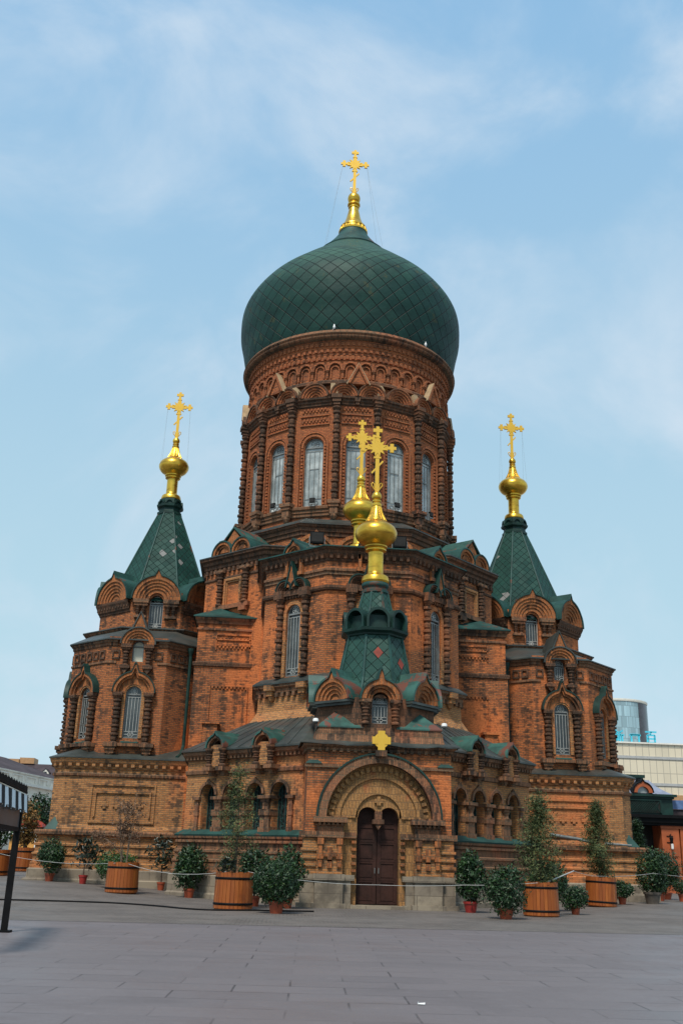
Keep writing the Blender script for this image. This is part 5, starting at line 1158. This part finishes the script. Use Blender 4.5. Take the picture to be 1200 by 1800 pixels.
potted(-5.35, -21.55, .8, .06, .62, 'low rubber plant with dark pointed leaves at the foot of the tall thin conifer', n=60, mat='leaf_dark', size=.17, pr=.08, ph=.08, seed=33, name='rubber_plant', cat='plant', group='', asp=.28, inner=.9)
bpy.context.view_layer.update()
o = [q for q in bpy.data.objects if q.name.startswith('rubber_plant')][0]; o.location.z = 1.02

def broad(x, y, h, w, z0, label, mat, seed, n=2600, size=.16, zb=0.0, grp=None):
    def f(t):
        rnd = random.Random(seed); tr = MB(); tr.tube([(0, 0, -.1), (.05, .03, z0), (0, 0, h*.75)], [.16, .12, .04], 7)
        for k in range(7): a_ = k*.9; tr.tube([(.03, 0, z0*.8+.2*k*.3), (w*.3*cos(a_), w*.3*sin(a_), z0+(h-z0)*(.3+.08*k))], [.06, .015], 5)
        tr.build('trunk', 'bark', t); leaves(rnd, blob(rnd, n, w, z0, h, 13, .6, .5), size).build('crown', mat, t)
    return tree_things(x, y, zb, 'broadleaf_tree', label, 'tree', f, grp)
broad(-20.6, 24.5, 5.3, 2.4, 2.2, 'round green tree behind the left corner of the cathedral, before the pale building', 'leaf', 41, 2600, .13)
broad(-18.58, 11.18, 3.0, 2.0, .25, 'autumn coloured bush in the far left tub behind the black post', 'leaf_autumn', 42, 1500, .10, 1.2)
broad(-17.3, -1.2, 1.7, 1.5, .1, 'dark leafy bush in the tub at the left edge of the picture', 'leaf', 43, 900, .10, 1.1)
# ------------------------------------------------------------------ surrounding buildings
def panel_mat(name, c, joint, bw, bh, off=0.0, rough=.5, var=.08, mort=.05):
    g = NG(name); uv = g.wall_uv()
    br = g.n('ShaderNodeTexBrick', {'Vector': uv, 'Color1': (*c, 1), 'Color2': (*tuple(x*(1-var) for x in c), 1), 'Mortar': (*joint, 1), 'Scale': 1.0, 'Mortar Size': mort, 'Mortar Smooth': .2, 'Brick Width': bw, 'Row Height': bh}); br.offset = off
    return g.out(g.mix(g.rng(g.noise(.2, 5, .6, stretch=(1, 1, .3)), .45, .75, 0, .25), br.outputs['Color'], tuple(x*.6 for x in c)), rough)
M['mall'] = panel_mat('cream_cladding', (.66, .58, .43), (.34, .30, .24), 1.05, 1.95)
M['mallband'] = plain('grey_band', (.36, .36, .35), .5, 0, .1)
M['towerglass'] = panel_mat('tinted_panels', (.34, .50, .56), (.18, .25, .28), .95, 2.0, .5, .2, .45)
M['towerdark'] = plain('dark_glazing', (.05, .045, .055), .2, 0, .4, .6)
M['cyan'] = plain('cyan_lettering', (.06, .50, .64), .4, 0, .1)
M['palewall'] = plain('pale_plaster', (.74, .68, .57), .8, 0, .12, .4, (.30, .26, .21))
M['palemould'] = plain('pale_moulding', (.72, .68, .60), .7, 0, .1)
M['slate'] = plain('purple_slate', (.060, .046, .050), .8, 0, .3, .5, spec=.15)
M['orange'] = plain('orange_plaster', (.36, .085, .024), .7, 0, .2, 1.5, (.25, .06, .02))
M['zinc'] = plain('blue_grey_zinc', (.24, .26, .33), .4, .2, .15)
M['bluepanel'] = plain('blue_panel', (.09, .15, .30), .4, 0, .2)
M['yellow'] = plain('yellow_wall', (.62, .30, .07), .7, 0, .12)
M['redawn'] = plain('red_canvas', (.42, .045, .022), .6, 0, .2)
M['awnpale'] = plain('pale_canvas', (.50, .56, .58), .7, 0, .1)
M['screen'] = plain('grey_screen', (.07, .08, .09), .3, 0, .2)
M['tan'] = plain('tan_board', (.40, .22, .10), .6, 0, .1)

t = thing('shopping_mall', 'long cream panelled building rising behind the right side of the cathedral', 'building', (70, 97, 0))
m = MB(); m.box(-26, 40, 0, 50, -1, 20); m.build('wall', 'mall', t)
for z in (17.9, 13.9): m = MB(); m.box(-26, 40, -.12, .1, z-.18, z+.22); m.build('band', 'mallband', t)
m = MB(); m.box(-26.1, 40, -.25, .5, 20.003, 20.22); m.build('coping', 'palemould', t)
m = MB(); m.box(-10.2, -7, -.3, .1, 10.3, 12.4); m.build('sign_board', 'tan', t)
t = thing('round_tower', 'round glass tower with pale tinted panels behind the cream building', 'tower', (62.4, 130, 0))
m = MB(); m.lathe([(7.2, 0), (7.2, 30.8)], n=48); m.build('wall', 'towerglass', t)
m = MB(); m.lathe([(7.3, 30.8), (7.4, 31.0), (7.4, 31.25), (0, 31.4)], n=48); m.build('roof', 'palemould', t, smooth=40)
m = MB()
for k in range(10):
    a0, a1 = radians(30+k*4.2), radians(30+(k+1)*4.2); p, q = (7.27*sin(a0), -7.27*cos(a0)), (7.27*sin(a1), -7.27*cos(a1)); m.face([(*p, 0), (*q, 0), (*q, 30.7), (*p, 30.7)])
m.build('glazing', 'towerdark', t)
def glyph(x, strokes, label):
    m = MB()
    for (xa, za, xb, zb) in strokes:
        dx, dz = xb-xa, zb-za; l = math.hypot(dx, dz); w = .115; nx, nz = -dz/l*w, dx/l*w
        m.prism_y([(xa+nx, za+nz), (xa-nx, za-nz), (xb-nx, zb-nz), (xb+nx, zb+nz)], 0, .25)
    o = m.build('sign_letter', 'cyan', None, (x, 97.6, 20.22)); tag(o, label, 'sign letter', 'cyan letters on the roof edge')
glyph(51.4, [(.05, 1.55, .85, 1.55), (.45, 1.9, .45, 1.55), (.2, 1.45, .3, 1.2), (.7, 1.45, .6, 1.2), (0, 1.1, .9, 1.1), (.05, .75, .85, .75), (.45, 1.1, .45, .05), (.42, .7, .1, .25), (.5, .7, .8, .3), (1.6, 1.8, 1.05, 1.55), (1.08, 1.55, 1.0, .1), (1.08, 1.1, 1.75, 1.1), (1.42, 1.1, 1.42, .05)], 'cyan character with many strokes, leftmost on the cream roof edge')
glyph(54.0, [(0, 1.15, 1.8, 1.15), (.1, 1.25, 1.7, 1.25), (.3, .0, .3, 1.1), (1.5, 0, 1.5, 1.1)], 'cyan one-bar character on two posts, middle of the roof edge')
glyph(56.6, [(0, 1.75, 1.8, 1.75), (.95, 1.75, .75, 1.3), (.3, 1.25, 1.5, 1.25), (.3, 1.25, .3, .05), (1.5, 1.25, 1.5, .05), (.3, .68, 1.5, .68), (.3, .1, 1.5, .1)], 'cyan boxed character at the right end of the roof lettering')

t = thing('green_pavilion', 'dark green and orange pavilion with a zinc domed roof right of the cathedral', 'pavilion', (20.6, 12, .12))
m = MB(); m.box(-3, 3.25, 0, 5, 4.92, 6.0); m.build('frieze', 'dkgreen', t)
m = MB(); m.box(-3.1, 3.35, -.1, 5.1, 5.98, 6.12); m.box(-3.25, 3.5, -.25, 5.2, 6.12, 6.28); m.build('cornice', 'dkgreen', t)
m = MB(); rp = bend([(0, 6.28), (.28, 6.36), (.9, 6.8), (1.3, 7.28)], 3)
for (o0, z0), (o1, z1) in zip(rp, rp[1:]):
    A = [(-3.2+o0, -.2+o0, z0), (3.45-o0, -.2+o0, z0), (3.45-o0, 5-o0, z0), (-3.2+o0, 5-o0, z0)]; B = [(-3.2+o1, -.2+o1, z1), (3.45-o1, -.2+o1, z1), (3.45-o1, 5-o1, z1), (-3.2+o1, 5-o1, z1)]; m.loft(A, B, True)
for k in range(16): x = -1.8+k*.26; m.tube([(x, -.2+o+.0, z+.015) for o, z in rp], .018, 4)
m.build('roof', 'zinc', t)
m = MB(); m.box(-1.9, 1.6, 1.1, 3.6, 7.25, 7.42); m.box(-2.0, 1.85, 1.0, 3.7, 7.42, 7.62); m.build('roof_cap', 'dkgreen', t)
m = MB(); m.strip(arc(1.15, 6.34, .66, 20, tip=.22, tw=.1), arc(1.15, 6.34, .40, 20), -.30, .9, True); o = m.build('dormer', 'orange', t); m = MB(); poly_face(m, arc(1.15, 6.34, .42, 16), -.1); m.build('pane', 'pane_pale', o); m = MB(); m.strip(arc(1.15, 6.34, .73, 20, tip=.3, tw=.1), arc(1.15, 6.34, .665, 20, tip=.22, tw=.1), -.36, .9, True); m.build('hood', 'black', o)
m = MB(); m.box(.05, 2.35, -.06, .02, 5.05, 5.86); o = m.build('lattice_panel', 'void', t); m = MB()
for k in range(14):
    x = .1+k*.17
    for s in (-1, 1): m.tube([(max(.05, min(2.35, x-.4*s)), -.08, 5.06), (max(.05, min(2.35, x+.4*s)), -.08, 5.85)], .016, 4)
m.strip([(0, 5.0), (0, 5.92), (2.42, 5.92), (2.42, 5.0)], [(.08, 5.08), (.08, 5.84), (2.34, 5.84), (2.34, 5.08)], -.12, .02); m.build('lattice', 'dkgreen', o)
m = MB(); m.box(-3, 9, -.7, 5, 4.72, 4.92); m.box(-3, 9, -.55, 5, 4.42, 4.72); m.box(-3, 9, -.4, 5, 4.24, 4.42); m.build('canopy', 'black', t)
m = MB(); m.box(3.3, 9, .4, 4.5, 4.92, 5.35); m.build('rear_roof', 'slate', t); m = MB(); m.box(3.3, 9, .3, .4, 5.36, 5.95); m.build('sign_panel', 'bluepanel', t)
m = MB(); m.box(-3, 2.2, 1.2, 1.4, -.2, 4.3); m.build('entrance', 'void', t)
for x0, x1 in ((2.22, 3.42), (3.52, 4.9), (5.1, 6.5)): m = MB(); m.box(x0, x1, -.25, 1.5, -.2, 4.06); m.box(x0-.05, x1+.05, -.30, 1.5, 4.06, 4.24); m.build('pier', 'orange', t)
m = MB(); m.box(3.42, 3.52, .1, 1.4, -.2, 4.24); m.build('pier_gap', 'void', t)
l = thing('wall_lantern', 'black wall lantern with a white glass on the orange pier', 'lantern', (23.35, 11.6, 3.2))
m = MB(); m.tube([(0, .15, .5), (0, -.05, .62), (0, -.12, .45)], .03, 5); m.lathe([(.02, .5), (.14, .38), (.10, .1), (.03, .02)], 0, -.12, 8); m.tube([(-.22, .12, .5), (.22, .12, .5)], .025, 5); m.tube([(-.22, .12, .1), (.22, .12, .1)], .025, 5); m.build('bracket', 'black', l); m = MB(); m.lathe([(.05, -.35), (.09, -.3), (.09, 0), (0, .03)], .03, -.12, 8); m.build('glass', 'white', l)

# pale classical building at the far left: a long facade running away from the camera
A, B = Vector((-50.2, 30.0)), Vector((-34.0, 112.0)); d = (B-A); L = d.length; rz = atan2(d.y, d.x)
t = thing('classical_building', 'long pale classical building with pilasters and a dark hipped roof', 'building', (A.x, A.y, 0), rz)
# local x runs along the facade (away from the camera), the street side is -y
m = MB(); m.box(0, L, 0, 16, -1, 10.4); m.build('wall', 'palewall', t)
m = MB(); m.box(-.3, L+.3, -.5, 16.3, 10.4, 10.75); m.box(-.1, L+.1, -.15, 16, 9.2, 9.35); m.build('cornice', 'palemould', t)
m = MB(); m.box(0, L, -.1, 16, 10.75, 11.95); m.box(-.1, L+.1, -.25, 16.1, 11.95, 12.15); m.build('parapet', 'palewall', t)
for k in range(18): m = MB(); x = 2+k*4.6; m.strip([(x, 10.95), (x, 11.75), (x+3.4, 11.75), (x+3.4, 10.95)], [(x+.15, 11.08), (x+.15, 11.62), (x+3.25, 11.62), (x+3.25, 11.08)], -.22, -.09); m.build('parapet_panel', 'palemould', t)
m = MB(); m.loft([(-.2, -.2, 12.15), (L+.2, -.2, 12.15), (L+.2, 16.2, 12.15), (-.2, 16.2, 12.15)], [(7, 8, 15.2), (L-7, 8, 15.2), (L-7, 8.2, 15.2), (7, 8.2, 15.2)], True); m.build('roof', 'slate', t)
pl = Rep(lambda p: plm(p)); wn_ = Rep(lambda p: wnm(p))
def plm(p):
    m = MB(); m.box(-.28, .28, -.3, .1, 2.5, 9.2); m.box(-.36, .36, -.38, .1, 8.8, 9.2); return m.build('pilaster', 'palemould', p)
def wnm(p):
    m = MB(); m.box(-.55, .55, -.12, .1, 5.2, 8.5); o = m.build('window', 'palemould', p); q = MB(); q.box(-.38, .38, -.16, .0, 5.4, 8.3); q.build('pane', 'pane_dark', o); return o
for k in range(18):
    pl.put((3.6+k*4.6, 0, 0), 0, t)
    for dx in (1.5, 3.1): wn_.put((3.6+k*4.6+dx, 0, 0), 0, t)
t = thing('dormered_building', 'distant building with small white dormers on a dark roof', 'building', (-44, 122, 0))
m = MB(); m.box(-25, 22, 0, 14, -1, 12.6); m.build('wall', 'palewall', t); m = MB(); m.loft([(-25.4, -.4, 12.6), (22.4, -.4, 12.6), (22.4, 14, 12.6), (-25.4, 14, 12.6)], [(-22, 5, 16.0), (19, 5, 16.0), (19, 9, 16.0), (-22, 9, 16.0)], True); m.build('roof', 'slate', t)
dm = Rep(lambda p: dmm(p))
def dmm(p):
    m = MB(); m.prism_y([(-.55, 0), (.55, 0), (.55, .75), (0, 1.25), (-.55, .75)], 0, 2.6); o = m.build('dormer', 'palemould', p); r = MB(); r.strip([(-.7, .68), (0, 1.4), (.7, .68)], [(-.58, .68), (0, 1.27), (.58, .68)], -.1, 2.6, True); r.build('roof', 'slate', o); q = MB(); q.box(-.22, .22, -.03, .02, .15, .8); q.build('pane', 'pane_dark', o); return o
for k in range(12): dm.put((-14.6+k*2.05, 1.2, 13.7), 0, t)
m = MB(); m.box(-6.5, -1.5, 4, 8, 16.0, 16.7); m.box(-1.5, 1.0, 4.5, 8, 16.0, 17.0); m.build('rooftop_hut', 'tan', t)

# small street pieces on the left
t = thing('ticket_booth', 'small yellow booth with a red barrel awning at the left corner', 'booth', (-20.9, 23, .36))
m = MB(); m.box(-1.3, .55, 0, 2.2, 0, 2.35); m.build('wall', 'yellow', t); m = MB(); m.box(-1.5, .75, -.35, 2.3, 2.35, 2.52); m.build('canopy', 'white', t)
m = MB(); P = arc(.1, 2.9, .72, 14); m.prism_y([(x*1.3, 2.9+(z-2.9)*.75) for x, z in reversed(P)], -.6, 2.0); m.build('awning', 'redawn', t); m = MB(); m.box(.60, .68, -.4, -.32, 0, 2.35); m.build('post', 'white', t)
t = thing('road_sign', 'round no parking sign on a thin pole by the left corner', 'road sign', (-19.35, 21.0, .36))
m = MB(); m.tube([(0, .05, 0), (0, .05, 2.5)], .03, 6); m.build('pole', 'lead', t)
m = MB(); m.strip(arc(0, 2.3, .29, 20, 0, 2*pi), arc(0, 2.3, .22, 20, 0, 2*pi), -.02, .02, True); m.prism_y([(-.19, 2.13), (-.13, 2.08), (.19, 2.47), (.13, 2.52)], -.02, .02); m.build('ring', 'redawn', t)
m = MB(); poly_face(m, list(reversed(arc(0, 2.3, .225, 20, 0, 2*pi)))[:-1], -.004); m.build('plate', 'bluepanel', t)
# striped kiosk at the left edge
t = thing('awning_kiosk', 'black framed kiosk with a black and white striped scalloped awning at the left edge', 'kiosk', (-9.56, -32.75, 0))
e = Vector((.30, -3.42, 0)); e2 = e*1.6
m = MB(); m.tube([(0, 0, 0), (0, 0, 2.72)], .085, 4); m.box(-.14, .14, -.14, .14, 0, .04); m.build('post', 'black', t)
m = MB(); m.tube([(0, 0, 2.70), (*e2.xy, 2.70)], .07, 4); m.tube([(0, 0, 2.70), (-2.6, .1, 2.70)], .07, 4); m.build('top_beam', 'black', t)
m = MB(); m.tube([(0, 0, 2.02), (*e2.xy, 2.02)], .06, 4); m.tube([(0, 0, 2.02), (-2.6, .1, 2.02)], .06, 4); m.build('rail', 'black', t)
for f in (.12, .26, .40, .55): m = MB(); m.tube([(e2.x*f, e2.y*f, 2.02), (e2.x*f, e2.y*f, 2.7)], .035, 4); m.build('mullion', 'black', t)
m = MB(); n_ = Vector((e.y, -e.x, 0)).normalized()*.03; m.box(0, 0, 0, 0, 0, 0); m.v, m.f, m.uv = [], [], []
a0, a1 = Vector((0, 0, 0))-n_, e2-n_; b0, b1 = Vector((0, 0, 0))+n_, e2+n_
for p, q in ((a0, a1), (b1, b0)): m.face([(p.x, p.y, 2.06), (q.x, q.y, 2.06), (q.x, q.y, 2.66), (p.x, p.y, 2.66)])
m.build('panel', 'screen', t)
def stripes():
    g = NG('striped_canvas'); u = g.n('ShaderNodeSeparateXYZ', {0: g.n('ShaderNodeUVMap').outputs[0]}).outputs[0]
    s = g.math('GREATER_THAN', g.math('FRACT', g.math('MULTIPLY', u, 4.6)), .5)
    return g.out(g.mix(s, (.008, .009, .010), (.66, .72, .74)), .75)
M['stripes'] = stripes()
nn = Vector((-e.y, e.x, 0)).normalized()
nn = nn if nn.x > 0 else -nn
def valance(P0, P1, nrm, nseg=84):
    m = MB(); dd_ = P1-P0; Lh = dd_.length
    for k in range(nseg):
        u0, u1 = k/nseg, (k+1)/nseg
        def pt(u, z, w): p = P0+dd_*u+nrm*(.10+.028*sin(u*Lh*17+w)+.05*(1 if z < 2.6 else 0)); return (p.x, p.y, z)
        zb = lambda u: 2.33+.07*abs(sin(u*Lh*3.6))
        A_, B_, C_, D_ = pt(u0, zb(u0), .4), pt(u1, zb(u1), .4), pt(u1, 2.72, 0), pt(u0, 2.72, 0)
        m.face([A_, B_, C_, D_], [(u0*Lh*.82, 0), (u1*Lh*.82, 0), (u1*Lh*.82, 1), (u0*Lh*.82, 1)])
    return m
valance(Vector((0, .05, 0)), e2, nn).build('awning', 'stripes', t, smooth=80)
m = MB()
for k in range(44): p = e2*(k/43)+nn*.1; m.tube([(p.x, p.y, 2.75), (p.x, p.y, 2.90+.015*(k % 3))], .012, 4)
p, q = nn*.1, e2+nn*.1; m.tube([(p.x, p.y, 2.78), (q.x, q.y, 2.78)], .03, 4); m.build('fringe', 'black', t)

for px, py in ((e2.x, e2.y), (-2.6, .1)): m = MB(); m.tube([(px, py, 0), (px, py, 2.72)], .085, 4); m.build('post', 'black', t)
# ------------------------------------------------------------------ small things
def flood(x, y, z, s, label, rz=0):
    t = thing('floodlight', label, 'floodlight', (x, y, z), rz, 'black floodlights on the roofs')
    m = MB(); m.box(-s/2, s/2, -s*.18, s*.18, .25*s, 1.1*s); m.build('housing', 'black', t); g = MB(); g.box(-s*.42, s*.42, -s*.2, -s*.17, .34*s, 1.02*s); g.build('lens', 'void', t)
    b = MB(); b.box(-s*.58, -s*.53, -.03, .03, 0, .75*s); b.box(s*.53, s*.58, -.03, .03, 0, .75*s); b.box(-s*.58, s*.58, -.03, .03, -.02, .04); b.build('bracket', 'lead', t)
flood(-2.32, -12.9, 14.92, .62, 'large black floodlight on the apse roof, left of the gilded spires')
flood(1.45, -12.9, 14.92, .62, 'large black floodlight on the apse roof, right of the gilded spires')
for x, y, lb in ((-2.28, -5.9, 'small black floodlight under the drum window left of centre'), (2.3, -5.9, 'small black floodlight under the drum window right of centre'), (-4.35, -4.7, 'small black floodlight under the leftmost broad drum window'), (4.35, -4.7, 'small black floodlight under the rightmost broad drum window')): flood(x, y, 19.5, .30, lb, atan2(x, -y))
def camera_dev(x, y, z, rz, label):
    t = thing('security_camera', label, 'camera', (x, y, z), rz, 'white security cameras on the porch roof')
    m = MB(); m.tube([(0, .1, 0), (0, .1, .28), (0, 0, .34)], .022, 6); m.build('bracket', 'lead', t); m = MB(); m.lathe([(0, .35), (.09, .33), (.11, .28), (.11, .22)], 0, -.08, 14); m.build('body', 'white', t, smooth=40); m = MB(); m.lathe([(.10, .22), (.085, .16), (0, .12)], 0, -.08, 14); m.build('dome', 'pane_dark', t, smooth=True)
camera_dev(-2.38, -18.1, 6.22, -.3, 'white dome security camera on the left end of the porch roof'); camera_dev(2.42, -18.1, 6.22, .3, 'white dome security camera on the right end of the porch roof')
def pigeon(x, y, z, rz, label):
    o = MB(); bd = bend([(0, 0), (.045, .02), (.075, .09), (.07, .16), (.04, .21)], 3)+bend([(.04, .21), (.045, .25), (.03, .29), (0, .30)], 3)
    o.lathe(bd, n=12); o.tube([(0, -.03, .26), (0, -.075, .25)], [.012, .003], 5); o.tube([(0, .04, .06), (0, .13, .0), (0, .17, -.03)], [.035, .03, .012], 6)
    tag(o.build('pigeon', 'white', None, (x, y, z), rz, smooth=True), label, 'pigeon', 'white pigeons on the cornice')
pigeon(-1.45, -6.33, 29.96, .5, 'white pigeon on the great cornice below the dome, near its middle'); pigeon(4.0, -5.05, 29.96, -.4, 'white pigeon on the great cornice below the dome, towards the right')
# loose metal gutter lying askew on the plinth of the right block
m = MB(); m.tube([(9.5, -7.5, 3.0), (10.8, -7.5, 2.84), (11.7, -7.45, 2.68)], [.075, .075, .07], 10); tag(m.build('gutter', 'lead', smooth=True), 'loose grey gutter pipe resting askew against the right hand wall above its plinth', 'gutter pipe')
m = MB(); m.tube([(12.2, -7.3, 2.68), (13.5, -7.3, 2.62)], [.06, .05], 8); tag(m.build('gutter', 'lead', smooth=True), 'shorter grey gutter piece lying on the plinth ledge near the right corner', 'gutter pipe')
def rope(pts, label, sag=.10, r=.008):
    q = []
    for a_, b_ in zip(pts, pts[1:]):
        for k in range(8): f = k/8; p = Vector(a_).lerp(Vector(b_), f); q.append((p.x, p.y, p.z-sag*4*f*(1-f)))
    q.append(pts[-1]); m = MB(); m.tube(q, r, 5); tag(m.build('rope', 'rope', smooth=True), label, 'rope', 'white ropes strung between the tubs')
rope([(-17.3, -4, 1.6), (-13.3, -9.4, 1.18), (-9.7, -14.45, 1.24)], 'thin white rope from the left edge to the tub of the dead tree', .06)
rope([(-9.2, -14.4, 1.22), (-5.3, -21.75, 1.14)], 'thin white rope between the two left hand tubs', .2)
rope([(-4.6, -21.7, 1.16), (-2.7, -20.9, .92), (-.3, -20.3, .84), (2.6, -20.7, .92), (5.0, -21.1, 1.06)], 'thin white rope strung across in front of the church door', .03)
rope([(5.4, -20.9, 1.10), (7.45, -17.3, 1.45)], 'thin white rope slanting up from the right tub to the dark round shrub', .0, .02)
rope([(7.45, -17.3, 1.45), (9.9, -13.1, 1.26), (13.3, -10.2, 1.42), (18.5, -6.5, 1.25)], 'thin white rope running past the tilted tub to the right edge', .05)
m = MB(); m.face([(-.06, -.04, .012), (.03, -.05, .008), (.06, .02, .02), (-.02, .04, .014)]); m.face([(-.06, -.04, .012), (-.02, .04, .014), (-.015, .035, .035), (-.055, -.03, .03)]); tag(m.build('paper_scrap', 'white', None, (-2.48, -42.43, 0), .2), 'crumpled white paper scrap lying on the bare grey slabs in front', 'litter')
m = MB(); m.v = []; rnd = random.Random(3); m.lathe(bend([(0, 0), (.2, .02), (.26, .2), (.16, .42), (.05, .6), (0, .68)], 3), n=10); m.v = [(x+rnd.uniform(-.03, .03), y+rnd.uniform(-.03, .03), z) for x, y, z in m.v]
tag(m.build('plastic_bag', 'white', None, (18.55, -3.4, 1.05)), 'white plastic bag among the shrubs at the right edge', 'bag')
